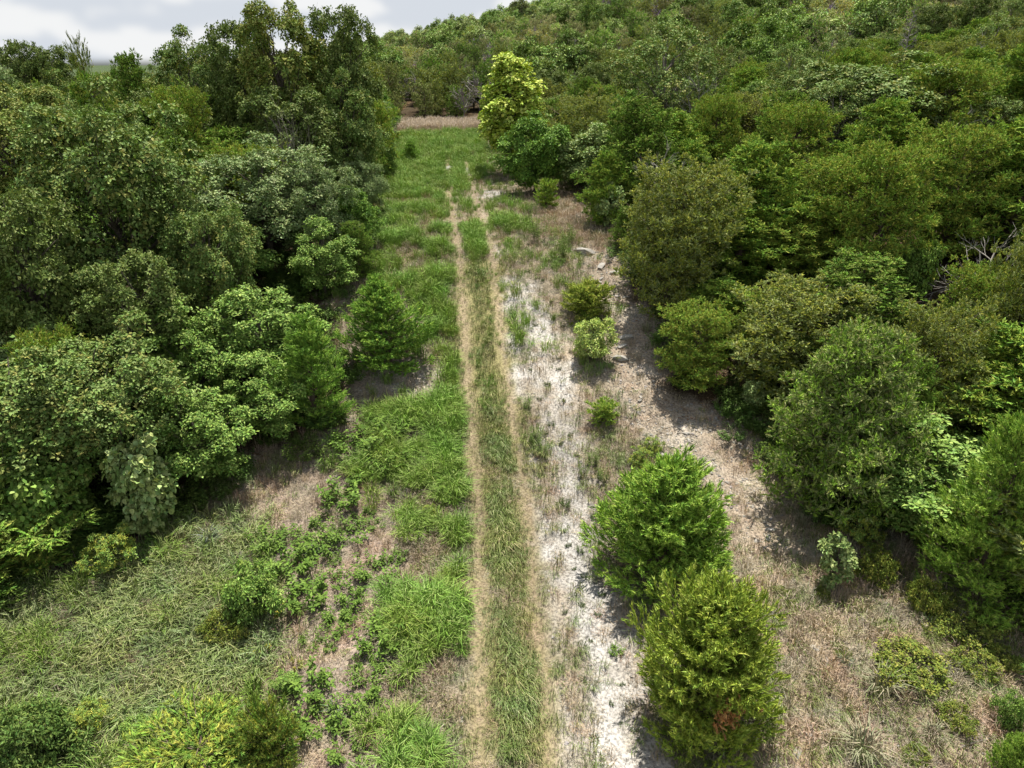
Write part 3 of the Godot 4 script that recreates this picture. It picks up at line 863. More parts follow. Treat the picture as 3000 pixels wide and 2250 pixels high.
	kinds["leafy_mat"] = {"h": 0.35, "r": 0.5, "parts": weed(26, 0.35, 0.55, 0.11, 0.045, [Color(0.105, 0.180, 0.030), Color(0.145, 0.220, 0.044), Color(0.080, 0.145, 0.026)])}
	kinds["gravel_weed"] = {"h": 0.3, "r": 0.25, "parts": weed(16, 0.3, 0.25, 0.07, 0.016, [Color(0.090, 0.130, 0.050), Color(0.115, 0.155, 0.060), Color(0.070, 0.105, 0.040)])}
	kinds["tall_weed"] = {"h": 1.0, "r": 0.35, "parts": weed(10, 1.0, 0.35, 0.12, 0.028, [Color(0.120, 0.185, 0.045), Color(0.150, 0.210, 0.060)])}
	kinds["yellow_weed"] = {"h": 0.4, "r": 0.4, "parts": weed(16, 0.4, 0.4, 0.07, 0.04, [Color(0.240, 0.240, 0.040), Color(0.290, 0.270, 0.045), Color(0.180, 0.200, 0.040)])}
	kinds["bluestem"] = {"h": 0.6, "r": 0.35, "parts": [["blades", tuft(90, 0.6, 0.12, 0.012, 0.75, [Color(0.165, 0.205, 0.165), Color(0.195, 0.225, 0.195), Color(0.235, 0.225, 0.170)]), grass_mat]]}
	kinds["grey_bunch"] = {"h": 0.6, "r": 0.4, "parts": [["blades", tuft(100, 0.6, 0.15, 0.014, 0.95, [Color(0.185, 0.205, 0.110), Color(0.230, 0.235, 0.145), Color(0.280, 0.250, 0.170)]), grass_mat]]}
	kinds["green_bunch"] = {"h": 0.7, "r": 0.45, "parts": [["blades", tuft(110, 0.7, 0.16, 0.016, 0.8, [Color(0.105, 0.175, 0.036), Color(0.135, 0.205, 0.046), Color(0.165, 0.215, 0.065)]), grass_mat]]}

# ------------------------------------------------------------------ the far hill

func hillside() -> void:
	var places := {}
	var tints := {}
	var counts := {"cedar": 0, "oak": 0, "bare": 0}
	var spots := []
	var f := 100.0
	while f < 300.0:
		var u := -0.34
		while u < 0.78:
			var x := (u + rng.randf_range(-0.5, 0.5) * 3.6 / f) * f
			var g := f + rng.randf_range(-2.1, 2.1)
			u += 4.3 / f
			if g < 104.0 and x > left_edge(g) - 1.0 and x < right_edge(g) + 1.0:
				continue
			if u < -0.2 and g > 150.0:
				continue
			if rng.randf() < 0.06:
				continue
			spots.push_back(Vector2(x, g))
		f += 3.9
	for p in spots:
		var woods := blotch.get_noise_2d(p.x * 0.35, p.y * 0.35)
		var high := smoothstep(200.0, 262.0, p.y)
		var q := rng.randf()
		var sort := "cedar"
		if q < 0.10 + 0.72 * high + 0.3 * maxf(0.0, woods):
			sort = "oak"
		elif q > 0.80 - 0.6 * maxf(0.0, -woods):
			sort = "bare"
		var kind: String = {"cedar": ["far_cedar_olive", "far_cedar_green", "far_cedar_brown"][rng.randi() % 3], "oak": ["far_oak", "far_oak_pale"][rng.randi() % 2], "bare": "far_bare"}[sort]
		var big := rng.randf_range(0.6, 1.3)
		if sort == "oak" and p.y > 230.0:
			big *= 1.1
		var most: int = {"cedar": 130, "oak": 60, "bare": 50}[sort]
		var h: float = kinds[kind].h * big
		var r: float = kinds[kind].r * rng.randf_range(0.75, 1.15) * lerpf(big, 1.0, 0.4)
		var turn := rng.randf() * 360.0
		var seen: bool = p.y < 200.0 and p.x / p.y > -0.22 and p.x / p.y < 0.36
		if seen and counts[sort] < most:
			counts[sort] += 1
			if sort == "cedar":
				plant("cedar_tree", kind, p.x, p.y, h, r, turn, {"far_cedar_olive": "rounded olive-green cedar among many on the lower slope of the far hill", "far_cedar_green": "fresh green cedar among many on the lower slope of the far hill", "far_cedar_brown": "thin brownish cedar among many on the lower slope of the far hill"}[kind], "cedar", "cedars covering the foot of the far hill")
			elif sort == "oak":
				plant("oak_tree", kind, p.x, p.y, h, r, turn, {"far_oak": "deep green oak standing among cedars on the far hill", "far_oak_pale": "lighter green oak standing among cedars on the far hill"}[kind], "oak tree", "oaks among the cedars of the far hill")
			else:
				plant("bare_tree", kind, p.x, p.y, h, r, turn, "leafless grey tree standing among cedars on the far hill", "bare tree", "leafless trees on the far hill")
			continue
		if not places.has(kind):
			places[kind] = []
			tints[kind] = []
		var b := Basis(Vector3.UP, turn).scaled(Vector3(r / kinds[kind].r, h / kinds[kind].h, r / kinds[kind].r))
		places[kind].push_back(Transform3D(b, Vector3(p.x, lumpy(p.x, p.y) - 0.05, -p.y)))
		var k := rng.randf_range(0.85, 1.7)
		var dry := rng.randf_range(0.0, 1.0)
		tints[kind].push_back(Color(k * (0.92 + 0.35 * dry), k * (0.95 + 0.1 * dry), k * (1.0 + 0.7 * dry)))
	for kind in places:
		for p in kinds[kind].parts:
			scatter("far_forest", p[1], p[2], places[kind], tints[kind], "far-off wood of cedars and oaks that covers the upper hill")

# ------------------------------------------------------------------ grass, straw and gravel

func ground_cover() -> void:
	var green := [Color(0.150, 0.255, 0.042), Color(0.190, 0.300, 0.058), Color(0.122, 0.220, 0.034), Color(0.230, 0.305, 0.090)]
	var soft := [Color(0.165, 0.210, 0.066), Color(0.195, 0.235, 0.088), Color(0.255, 0.245, 0.125), Color(0.135, 0.182, 0.050)]
	var tan := [Color(0.390, 0.320, 0.230), Color(0.460, 0.385, 0.285), Color(0.310, 0.245, 0.170), Color(0.380, 0.300, 0.225)]
	var wide := [Color(0.150, 0.195, 0.065), Color(0.185, 0.225, 0.090), Color(0.230, 0.250, 0.125), Color(0.120, 0.165, 0.050)]
	var sorts := {
		"tall_grass": [tuft(56, 0.64, 0.16, 0.013, 0.8, green), tuft(48, 0.56, 0.17, 0.014, 1.0, green)],
		"track_grass": [tuft(30, 0.36, 0.16, 0.012, 0.7, soft, Vector3(0.15, 0, 0.5)), tuft(30, 0.33, 0.16, 0.012, 0.8, soft, Vector3(-0.1, 0, 0.6))],
		"dry_grass": [tuft(26, 0.40, 0.13, 0.010, 0.7, tan), tuft(24, 0.34, 0.15, 0.010, 0.9, tan)],
		"broad_grass": [tuft(26, 0.52, 0.17, 0.017, 0.95, wide), tuft(24, 0.46, 0.18, 0.019, 1.2, wide + soft)],
		"short_grass": [tuft(18, 0.22, 0.11, 0.011, 0.9, soft + green)],
		"straw_litter": [straw_patch(30, 0.22, 0.20, 0.010, tan), straw_patch(26, 0.24, 0.24, 0.011, tan + [Color(0.26, 0.215, 0.17)])],
		"plume_grass": [tuft(30, 1.0, 0.22, 0.022, 0.5, [Color(0.48, 0.40, 0.33), Color(0.54, 0.46, 0.385), Color(0.40, 0.325, 0.25)])],
		"undergrowth": [weed(26, 0.55, 0.7, 0.12, 0.05, [Color(0.075, 0.125, 0.026), Color(0.100, 0.155, 0.034), Color(0.055, 0.095, 0.020)])[1][1]],
		"twig_litter": [straw_patch(22, 0.2, 0.10, 0.009, [Color(0.13, 0.11, 0.09), Color(0.19, 0.16, 0.13), Color(0.10, 0.085, 0.065)])],
		"leaf_litter": [straw_patch(16, 0.25, 0.07, 0.045, [Color(0.17, 0.10, 0.06), Color(0.22, 0.15, 0.09), Color(0.13, 0.09, 0.055)])],
	}
	var about := {
		"tall_grass": "tall bright green grass along the left of the lane and over the meadow", "track_grass": "short yellowish grass between and beside the wheel ruts",
		"dry_grass": "dry tan grass standing thinly over the clearing", "broad_grass": "broad-bladed drooping pale green grass of the lower left slope",
		"short_grass": "short green grass sprouting through straw and gravel", "straw_litter": "dead straw lying over the soil of the clearing",
		"plume_grass": "tall pinkish dry grass along the far edge of the meadow", "twig_litter": "dark dead stalks and twigs strewn over the white gravel", "undergrowth": "low leafy undergrowth in the shade along the edges of the woods", "leaf_litter": "fallen brown leaves under the edges of the woods",
	}
	var places := {}
	var tints := {}
	for s in sorts:
		places[s] = [[], []]
		tints[s] = [[], []]
	var f := 9.0
	while f < 108.0:
		var step := 0.135 if f < 24.0 else 0.18 if f < 40.0 else 0.28 if f < 60.0 else 0.42
		var from := maxf(-0.78 * (f + 6.0), left_edge(f) - 4.0)
		var to := minf(0.78 * (f + 6.0), right_edge(f) + (9.0 if f < 45.0 else 3.0))
		var x := from
		while x < to:
			var px := x + rng.randf_range(-0.6, 0.6) * step
			var pf := f + rng.randf_range(-0.6, 0.6) * step
			x += step
			var blur := (0.22 + 0.006 * pf) * (0.3 if absf(px - lane(pf)) < 1.5 else 1.0)
			var z := ground_zone(px + rng.randfn() * blur, pf + rng.randfn() * blur * 1.8)
			var n := blotch.get_noise_2d(px * 2.2 + 30.0, pf * 2.2)
			var m := rough.get_noise_2d(px * 0.8 - 30.0, pf * 0.8)
			var q := rng.randf()
			var got := []
			var size := 1.0
			if z == "tall":
				if n + 0.5 * m > -0.14 or pf > 48.0 and n + 0.5 * m > -0.34:
					if q < 0.74:
						got = ["tall_grass"]
						size = 1.0 + 0.5 * n
					elif q < 0.82:
						got = ["short_grass"]
					elif q < 0.84:
						got = ["dry_grass"]
				else:
					got = ["dry_grass" if q < 0.3 else "straw_litter" if q < 0.7 else "short_grass"]
				if pf > 30.0 and pf < 50.0 and m > 0.32 and q < 0.4:
					got = ["dry_grass"]
				if pf > 48.0:
					size *= 1.25
			elif z == "track":
				if q < 0.2 and pf > 24.0 and n > -0.2:
					got = ["tall_grass"]
					size = 0.6
				elif q < 0.3 and pf < 22.0 and n < 0.1:
					got = ["straw_litter"]
				elif q < 0.82:
					got = ["track_grass"]
					size = 0.9 + 0.5 * n
			elif z == "rut":
				got = ["straw_litter"] if q < 0.42 else ["track_grass"] if q < 0.6 else []
				size = 0.6
			elif z == "straw":
				got = ["tall_grass"] if q < 0.04 + 0.3 * n and pf > 26.0 else ["straw_litter"] if q < 0.35 else ["track_grass"] if q < 0.62 + 0.4 * n else ["dry_grass"] if q < 0.8 else []
				size = 0.85
			elif z == "chalk":
				got = ["twig_litter"] if q < 0.14 + 0.3 * n else ["short_grass"] if q < 0.19 + 0.3 * n else ["dry_grass"] if q < 0.25 + 0.2 * n else []
				size = 0.75
			elif z == "white":
				got = ["short_grass"] if q < 0.015 + 0.12 * maxf(0.0, n) else ["twig_litter"] if q < 0.14 + 0.4 * n else []
				size = 0.8
			elif z == "bank" or z == "bare":
				got = ["straw_litter"] if q < 0.26 else ["short_grass"] if q < 0.31 + 0.15 * n else ["dry_grass"] if q < 0.38 + 0.3 * n else []
				size = 0.8
			elif z == "dry":
				got = ["dry_grass"] if q < 0.7 else ["track_grass"] if q < 0.8 else ["straw_litter"]
				size = 1.1
			elif z == "broad":
				got = ["broad_grass"] if q < 0.5 + 0.5 * n else ["tall_grass"] if q < 0.56 and m > 0.0 else ["straw_litter"] if q < 0.6 else ["dry_grass"] if q < 0.72 else ["short_grass"] if q < 0.85 else []
			elif z == "slope":
				got = ["straw_litter"] if q < 0.34 else ["dry_grass"] if q < 0.58 + 0.3 * n else ["track_grass"] if q < 0.72 + 0.3 * n else ["short_grass"] if q < 0.8 else []
			elif z == "weedy":
				got = ["straw_litter"] if q < 0.5 else ["dry_grass"] if q < 0.62 else ["short_grass"] if q < 0.7 + 0.2 * n else []
				size = 0.8
			elif z == "litter" and f < 104.0:
				got = ["leaf_litter"] if q < 0.3 else ["dry_grass"] if q < 0.33 else ["undergrowth"] if q < 0.38 + 0.3 * n else []
			for s in got:
				var k := rng.randf_range(0.75, 1.3) * size
				var aside := absf(absf(px - lane(pf)) - 0.8)
				if pf < 66.0 and aside < 0.55:
					k *= 0.45 + 0.9 * aside
				var v: int = rng.randi() % sorts[s].size()
				var b := Basis(Vector3.UP, rng.randf() * TAU if s != "track_grass" else rng.randf_range(-0.5, 0.5)).scaled(Vector3(k, k * rng.randf_range(0.8, 1.2), k))
				places[s][v].push_back(Transform3D(b, Vector3(px, lumpy(px, pf) - 0.01, -pf)))
				var t := rng.randf_range(0.82, 1.16) + 0.3 * n
				tints[s][v].push_back(Color(t * (1.0 + 0.25 * m), t, t * rng.randf_range(0.85, 1.1)))
		f += step
	f = 94.0
	while f < 106.0:
		for k in 90:
			var x := rng.randf_range(-17.0, -2.0)
			if f < 95.0 + 0.25 * (x + 10.0) + rng.randf_range(-1.0, 1.0):
				continue
			var b := Basis(Vector3.UP, rng.randf() * TAU).scaled(Vector3.ONE * rng.randf_range(0.7, 1.25))
			places["plume_grass"][0].push_back(Transform3D(b, Vector3(x, lumpy(x, f), -f)))
			var t := rng.randf_range(0.85, 1.15)
			tints["plume_grass"][0].push_back(Color(t, t, t))
		f += 0.8
	for s in sorts:
		for v in sorts[s].size():
			scatter(s, sorts[s][v], grass_mat, places[s][v], tints[s][v], about[s])

func rocks() -> void:
	var chips := [stone_mesh(0.6), stone_mesh(0.45), stone_mesh(0.75)]
	var places := [[], [], []]
	var tints := [[], [], []]
	var tries := 0
	while tries < 60000:
		tries += 1
		var f := 9.5 + 33.0 * pow(rng.randf(), 1.3)
		var x := rng.randf_range(maxf(-10.0, left_edge(f) - 0.5), minf(14.0, right_edge(f) + 1.0))
		var z := ground_zone(x, f)
		var odds: float = {"bank": 0.9, "bare": 0.6, "white": 0.35, "chalk": 0.35, "slope": 0.22, "straw": 0.08, "weedy": 0.05}.get(z, 0.0)
		if z == "bank":
			odds *= 0.45 + 1.6 * maxf(0.0, blotch.get_noise_2d(x * 2.0, f * 2.0 + 90.0) + 0.1)
		if rng.randf() > odds:
			continue
		var k := rng.randi() % 3
		var s := 0.028 + 0.075 * pow(rng.randf(), 4.0)
		if z == "bank" or z == "bare":
			s *= 1.35
		var g := rng.randf_range(0.34, 0.58)
		if z == "white":
			g = rng.randf_range(0.42, 0.56)
			s *= 0.6
		var b := Basis(Vector3.UP, rng.randf() * TAU) * Basis(Vector3.RIGHT, rng.randf_range(-0.4, 0.4))
		places[k].push_back(Transform3D(b.scaled(Vector3.ONE * s), Vector3(x, lumpy(x, f) + s * 0.1, -f)))
		tints[k].push_back(Color(g, g * rng.randf_range(0.90, 0.98), g * rng.randf_range(0.76, 0.93)))
	for k in 3:
		scatter("gravel", chips[k], stone_mat, places[k], tints[k], "loose limestone gravel on the bare parts of the clearing")

# ------------------------------------------------------------------ trees, one by one

func plant_all() -> void:
	plant("cedar_tree", "cedar_conical", -4.98, 26.52, 3.77, 1.81, 120, "bright green conical cedar standing alone left of the lane", "cedar")
	plant("cedar_tree", "cedar_bushy", 4.32, 16.45, 4.07, 2.12, 155, "broad grass-green cedar beside the white gravel, just behind the yellow-green one", "cedar")
	plant("cedar_tree", "cedar_golden", 4.37, 11.53, 4.17, 1.75, 0, "yellow-green cedar with an orange dead patch low on its side", "cedar")
	plant("cedar_tree", "cedar_globe", 3.31, 29.76, 1.52, 1.13, 52, "rounded dark golden cedar bush on the rocky bank above the pale leafy bush", "cedar")
	plant("cedar_tree", "cedar_sprout", 3.41, 23.50, 1.04, 0.66, 202, "small bright cedar sprout between white gravel and rocky bank", "cedar")
	plant("cedar_tree", "cedar_sprout", 2.05, 43.20, 1.90, 0.89, 245, "small green cedar at the foot of the dense bright leafy tree", "cedar")
	plant("cedar_tree", "cedar_edge", -8.67, 62.93, 2.00, 1.06, 79, "small dark cedar standing alone in the green meadow grass", "cedar")
	plant("leafy_bush", "lime_bush", 3.28, 26.67, 1.86, 0.89, 46, "pale lime leafy bush below the rounded golden cedar bush", "bush")
	plant("sapling", "sapling", 9.10, 16.00, 1.71, 0.54, 34, "pale green oval-leaved sapling with a dark shadow at its foot", "sapling")
	plant("shrub", "low_shrub", 10.45, 16.22, 1.10, 0.65, 10, "low yellowish shrub just right of the pale oval-leaved sapling", "shrub")
	plant("shrub", "low_shrub", 11.22, 15.07, 1.05, 0.56, 205, "small yellow-green shrub below the layered bright cedar at the wood's edge", "shrub")
	plant("shrub", "low_shrub", 11.74, 14.24, 0.66, 0.89, 281, "wide olive-green low shrub on the right-hand dry slope", "shrub")
	plant("shrub", "low_shrub", 9.94, 13.11, 0.62, 0.96, 148, "spreading yellowish shrub lowest of the three on the dry slope", "shrub")
	plant("shrub", "low_shrub", 8.71, 15.59, 0.36, 0.25, 30, "tiny dark shrub in the shade of the pale oval-leaved sapling", "shrub")
	plant("shrub", "low_shrub", 11.57, 13.13, 0.53, 0.62, 113, "green shrub tucked behind the spreading yellowish shrub", "shrub")
	plant("leafy_bush", "leafy_shrub", -6.98, 14.87, 1.76, 0.80, 266, "dense dark green leafy bush amid pale broad-bladed grass", "bush")
	plant("shrub", "low_shrub", -7.62, 14.26, 0.88, 0.66, 274, "yellowish low shrub leaning on the dense dark green leafy bush", "shrub")
	plant("cedar_tree", "cedar_low", -5.38, 10.86, 1.72, 0.75, 184, "small low olive cedar at the lower edge of the broad-bladed grass", "cedar")
	plant("cedar_tree", "cedar_low", -6.75, 10.53, 1.25, 1.62, 141, "wide low green cedar cut off by the bottom of the photo", "cedar")
	plant("leafy_bush", "dark_shrub", -10.34, 10.61, 1.89, 1.04, 88, "dark blue-green leafy bush filling the bottom left corner", "bush")
	plant("leafy_bush", "leafy_shrub", 11.35, 11.52, 1.07, 0.36, 54, "leafy bush half out of view at the right side", "bush")
	plant("cedar_tree", "cedar_bushy", 10.72, 10.26, 1.56, 0.53, 134, "bright cedar in the bottom right corner", "cedar")
	plant("cedar_tree", "cedar_low", -14.20, 16.91, 1.93, 1.15, 109, "low dark green cedar at the lower left end of the wood", "cedar")
	plant("leafy_tree", "round_leaf", -14.30, 17.92, 3.98, 1.62, 13, "bright green tree with round coin-like leaves at the left edge", "tree")
	plant("leafy_bush", "fine_shrub", -11.69, 16.64, 1.43, 0.87, 328, "fine-leaved olive bush in front of the pale round-leaved sapling", "bush")
	plant("leafy_tree", "pale_round", -11.31, 18.42, 3.42, 1.08, 133, "pale green sapling with very large round leaves", "sapling")
	plant("leafy_tree", "leafy_green", -10.30, 20.47, 3.74, 1.70, 139, "mid-green leafy tree right of the pale round-leaved sapling", "tree")
	plant("leafy_tree", "leafy_green", -8.65, 22.65, 3.30, 1.58, 99, "glossy green leafy tree overhanging the tan grass edge", "tree")
	plant("cedar_tree", "cedar_edge", -7.31, 23.33, 4.42, 1.61, 84, "tall fresh green cedar left of the lone conical cedar", "cedar")
	plant("leafy_tree", "leafy_green", -9.46, 25.35, 4.15, 2.16, 158, "bright yellowish-green leafy tree behind the tall fresh green cedar", "tree")
	plant("leafy_tree", "pale_leaf", -16.37, 22.31, 4.54, 1.97, 148, "pale leafed tree at the left edge above the round-leaved tree", "tree")
	plant("cedar_tree", "cedar_olive", -13.93, 22.00, 2.82, 1.38, 321, "thin olive cedar behind the pale green sapling", "cedar")
	plant("cedar_tree", "cedar_dark", -7.24, 32.62, 2.57, 1.17, 190, "dark cedar at the wood's edge beyond the lone conical cedar", "cedar")
	plant("leafy_tree", "leafy_green", -8.48, 31.11, 3.47, 1.57, 44, "grey-green leafy tree over shaded grass at the wood's edge", "tree")
	plant("leafy_tree", "silver_leaf", -8.35, 41.06, 3.64, 1.45, 310, "pale-leaved bush tree at the meadow's left border", "tree")
	plant("cedar_tree", "cedar_dark", -10.00, 49.10, 5.26, 1.79, 172, "tall dark cedar below the twin tall oaks at the meadow's left border", "cedar")
	plant("leafy_tree", "leafy_green", -9.33, 53.57, 3.46, 1.01, 343, "dark leafy tree at the far left corner of the meadow", "tree")
	plant("leafy_tree", "leafy_dense", -7.94, 35.04, 3.27, 1.49, 198, "dense dark leafy tree between dark cedar and pale bush tree", "tree")
	plant("oak_tree", "oak_broad", -16.17, 29.00, 9.73, 3.96, 259, "huge olive oak with a golden top, biggest crown of the left wood", "oak tree")
	plant("leafy_tree", "silver_leaf", -11.78, 34.00, 5.99, 3.70, 127, "broad silvery grey-green tree in the middle of the left wood", "tree")
	plant("leafy_tree", "silver_leaf", -9.32, 34.00, 5.09, 2.13, 91, "silvery tree just right of the broad silvery grey-green tree", "tree")
	plant("bare_shrub", "grey_fan", -10.97, 37.00, 7.27, 1.44, 126, "leafless grey many-stemmed tree below the golden-topped tall oak", "bare tree")
	plant("oak_tree", "oak_gold", -12.84, 43.00, 11.13, 2.62, 242, "tallest oak with a golden top against the sky", "oak tree")
	plant("oak_tree", "oak_deep", -10.03, 45.00, 10.84, 2.59, 143, "tall dark oak against the sky at the meadow's left border", "oak tree")
	plant("oak_tree", "oak_deep", -16.01, 46.00, 10.07, 2.49, 45, "dark glossy oak left of the tallest golden-topped oak", "oak tree")
	plant("oak_tree", "oak_broad", -21.41, 52.00, 10.12, 3.45, 280, "wide olive oak against the sky behind the ragged cedar", "oak tree")
	plant("cedar_tree", "cedar_ragged", -28.74, 52.00, 9.69, 1.32, 153, "ragged spiky cedar with bare twigs against the sky", "cedar")
	plant("cedar_tree", "cedar_dark", -24.91, 50.00, 8.72, 2.06, 3, "flat-topped dark cedar right of the ragged spiky cedar", "cedar")
	plant("oak_tree", "oak_deep", -39.02, 66.00, 9.24, 2.47, 149, "small round oak crown against the sky left of the ragged cedar", "oak tree")
	plant("oak_tree", "oak_deep", -41.71, 66.00, 9.69, 2.27, 293, "forked oak crown on the skyline between two rounder ones", "oak tree")
	plant("oak_tree", "oak_deep", -45.23, 66.00, 10.01, 1.86, 159, "leaning oak crown on the skyline at the left side", "oak tree")
	plant("cedar_tree", "cedar_olive", -18.23, 42.00, 7.36, 2.16, 260, "olive cedar under the wide skyline oak", "cedar")
	plant("cedar_tree", "cedar_green", -23.09, 42.00, 7.82, 1.75, 99, "green cedar in front of the ragged spiky cedar", "cedar")
	plant("leafy_tree", "silver_leaf", -28.21, 42.00, 7.82, 3.10, 211, "grey-green tree below the leaning skyline oak", "tree")
	plant("oak_tree", "oak_gold", -23.20, 34.00, 7.17, 2.24, 216, "yellowish oak left of the huge olive oak", "oak tree")
	plant("oak_tree", "oak_broad", -12.09, 28.00, 6.01, 2.22, 306, "olive oak below the broad silvery tree", "oak tree")
	plant("oak_tree", "oak_deep", -16.88, 24.00, 8.05, 2.25, 147, "shaded oak below the huge olive oak at the left", "oak tree")
	plant("oak_tree", "oak_deep", -13.42, 24.00, 5.86, 1.99, 220, "deep green oak amid the left wood below the huge olive oak", "oak tree")
	plant("cedar_tree", "cedar_green", -20.97, 28.00, 7.38, 1.16, 231, "yellowish cedar at the left side of the photo", "cedar")
	plant("cedar_tree", "cedar_olive", -15.31, 21.50, 5.29, 1.52, 82, "olive cedar behind the pale leafed tree at the left edge", "cedar")
	plant("leafy_tree", "leafy_green", -11.52, 24.00, 4.36, 1.82, 119, "leafy green tree amid the left wood behind the thin olive cedar", "tree")
	plant("bare_tree", "grey_crown", -16.74, 20.50, 4.83, 0.85, 156, "grey twiggy dead tree at the left edge of the photo", "bare tree")
	plant("leafy_tree", "yellow_tree", -0.22, 57.00, 8.45, 2.87, 132, "tall yellow-green conical tree with big leaves at the meadow's end", "tree")
	plant("leafy_tree", "leafy_dense", 1.50, 48.22, 5.18, 2.60, 22, "dense bright green leafy tree in front of the yellow-green tree", "tree")
	plant("cedar_tree", "cedar_dark", 5.14, 58.00, 7.13, 2.01, 41, "dark green cedar behind the dense bright leafy tree", "cedar")
	plant("leafy_tree", "pale_leaf", 5.35, 47.86, 4.60, 2.51, 23, "pale-leaved tree right of the dense bright leafy tree", "tree")
	plant("leafy_tree", "pale_round", 5.27, 38.34, 2.56, 0.82, 236, "whitish-leaved bush hanging at the edge of the right wood", "bush")
	plant("cedar_tree", "cedar_green", 5.17, 39.24, 4.05, 1.65, 320, "green cedar behind the whitish-leaved bush", "cedar")
	plant("cedar_tree", "cedar_dark", 5.71, 35.50, 2.13, 0.87, 143, "small dark cedar where dry tan grass meets the right wood", "cedar")
	plant("oak_tree", "oak_sparse", 11.97, 60.00, 10.25, 4.69, 265, "sparse grey oak with twisted bare limbs above the right wood", "oak tree")
	plant("bare_tree", "grey_crown", 13.48, 56.00, 7.50, 1.93, 273, "grey dead tree leaning on the sparse grey oak", "bare tree")
	plant("leafy_tree", "leafy_dense", 8.42, 56.00, 6.08, 2.11, 331, "green leafy tree under the sparse grey oak", "tree")
	plant("leafy_tree", "pale_leaf", 8.49, 47.00, 4.39, 2.09, 241, "pale leafy tree above the whitish-leaved bush", "tree")
	plant("cedar_tree", "cedar_pale", 6.73, 29.66, 5.07, 1.91, 358, "wide grey-green cedar overhanging the rocky bank", "cedar")
	plant("cedar_tree", "cedar_olive", 7.19, 25.41, 3.44, 1.71, 175, "olive-brown cedar at the foot of the rocky bank", "cedar")
	plant("leafy_bush", "pale_round", 9.06, 23.90, 1.30, 0.52, 74, "pale green leafy bush between olive-brown and large grey-green cedars", "bush")
	plant("cedar_tree", "cedar_grey", 10.52, 19.48, 6.11, 2.79, 344, "large grey-green cedar spreading over the dry slope", "cedar")
	plant("cedar_tree", "cedar_layered", 12.90, 15.56, 5.60, 1.90, 100, "bright cedar with layered sprays at the right side", "cedar")
	plant("cedar_tree", "cedar_green", 10.51, 32.00, 3.39, 2.34, 34, "broad yellow-green cedar above the olive-brown cedar", "cedar")
	plant("cedar_tree", "cedar_olive", 13.01, 32.00, 2.37, 2.12, 211, "rounded olive cedar right of the broad yellow-green cedar", "cedar")
	plant("cedar_tree", "cedar_green", 8.87, 28.50, 2.28, 1.86, 103, "green cedar between the wide grey-green and olive-brown cedars", "cedar")
	plant("cedar_tree", "cedar_olive", 10.80, 26.50, 3.02, 1.94, 325, "olive cedar above the pale green leafy bush", "cedar")
	plant("bare_tree", "grey_crown", 12.92, 28.00, 2.00, 1.05, 323, "fallen-looking grey dead tree in the middle of the right wood", "bare tree")
	plant("cedar_tree", "cedar_pale", 14.43, 22.00, 5.26, 1.86, 225, "grey-green cedar behind the layered bright cedar", "cedar")
	plant("cedar_tree", "cedar_pale", 18.29, 24.00, 6.31, 1.70, 141, "sunlit pale cedar at the right side above the layered cedar", "cedar")
	plant("cedar_tree", "cedar_olive", 17.28, 25.00, 4.36, 1.67, 94, "olive cedar between the two pale cedars at the right", "cedar")
	plant("oak_tree", "oak_broad", 21.45, 46.00, 6.80, 5.77, 182, "wide glossy oak towering over the right wood's cedars", "oak tree")
	plant("bare_tree", "grey_crown", 18.59, 36.00, 1.94, 1.39, 223, "tangle of grey dead limbs under the wide glossy oak", "bare tree")
	plant("cedar_tree", "cedar_green", 18.42, 40.00, 2.45, 1.53, 301, "bright cedar growing up into the wide glossy oak", "cedar")
	plant("cedar_tree", "cedar_pale", 21.93, 36.00, 2.31, 2.53, 164, "spreading pale cedar right of the wide glossy oak", "cedar")
	plant("oak_tree", "oak_sparse", 27.20, 43.00, 3.88, 2.15, 324, "thin oak with whitish leaves right of the wide glossy oak", "oak tree")
	plant("bare_tree", "grey_cedar", 35.26, 70.00, 8.69, 1.59, 285, "dead grey cedar skeleton at the top of the right wood", "bare tree")
	plant("bare_tree", "grey_crown", 37.63, 62.00, 6.12, 2.26, 101, "bare grey tree between cedars at the top right", "bare tree")
	plant("bare_tree", "grey_crown", 13.43, 40.00, 1.59, 1.15, 165, "small grey dead tree left of the wide glossy oak", "bare tree")
	plant("leafy_tree", "leafy_green", 25.22, 75.00, 9.74, 3.45, 51, "fresh green leafy tree high on the right slope", "tree")
	plant("cedar_tree", "cedar_olive", 12.87, 48.00, 5.99, 2.12, 31, "olive cedar just right of the grey dead tree", "cedar")
	plant("cedar_tree", "cedar_green", 10.07, 42.00, 4.03, 2.02, 117, "yellow-green cedar above the wide grey-green cedar", "cedar")
	plant("cedar_tree", "cedar_green", 15.43, 36.00, 2.29, 1.74, 142, "young bright green cedar before the wide glossy oak", "cedar")
	plant("cedar_tree", "cedar_dark", 12.84, 20.50, 4.34, 1.15, 298, "shaded cedar between large grey-green and layered cedars", "cedar")
	plant("leafy_bush", "leafy_shrub", 16.97, 29.00, 2.60, 0.88, 315, "blue-green leafy bush in shade under the spreading pale cedar", "bush")
	plant("cedar_tree", "cedar_pale", 15.1, 15.0, 3.8, 2.8, 285, "grey-green cedar in front of the shaded cedar", "cedar")
	plant("leafy_tree", "leafy_dense", -17.2, 15.1, 3.6, 2.4, 129, "dense green leafy tree just left of the bright green tree", "tree")
	plant("cedar_tree", "cedar_dark", -15.6, 16.5, 4.5, 3.2, 226, "dark cedar just left of the bright green tree", "cedar")
	plant("cedar_tree", "cedar_green", 17.6, 17.7, 4.0, 3.0, 86, "yellow-green cedar in front of the grey-green cedar", "cedar")
	plant("oak_tree", "oak_broad", -20.2, 18.2, 5.6, 2.5, 284, "olive oak just left of the grey twiggy dead tree", "oak tree")
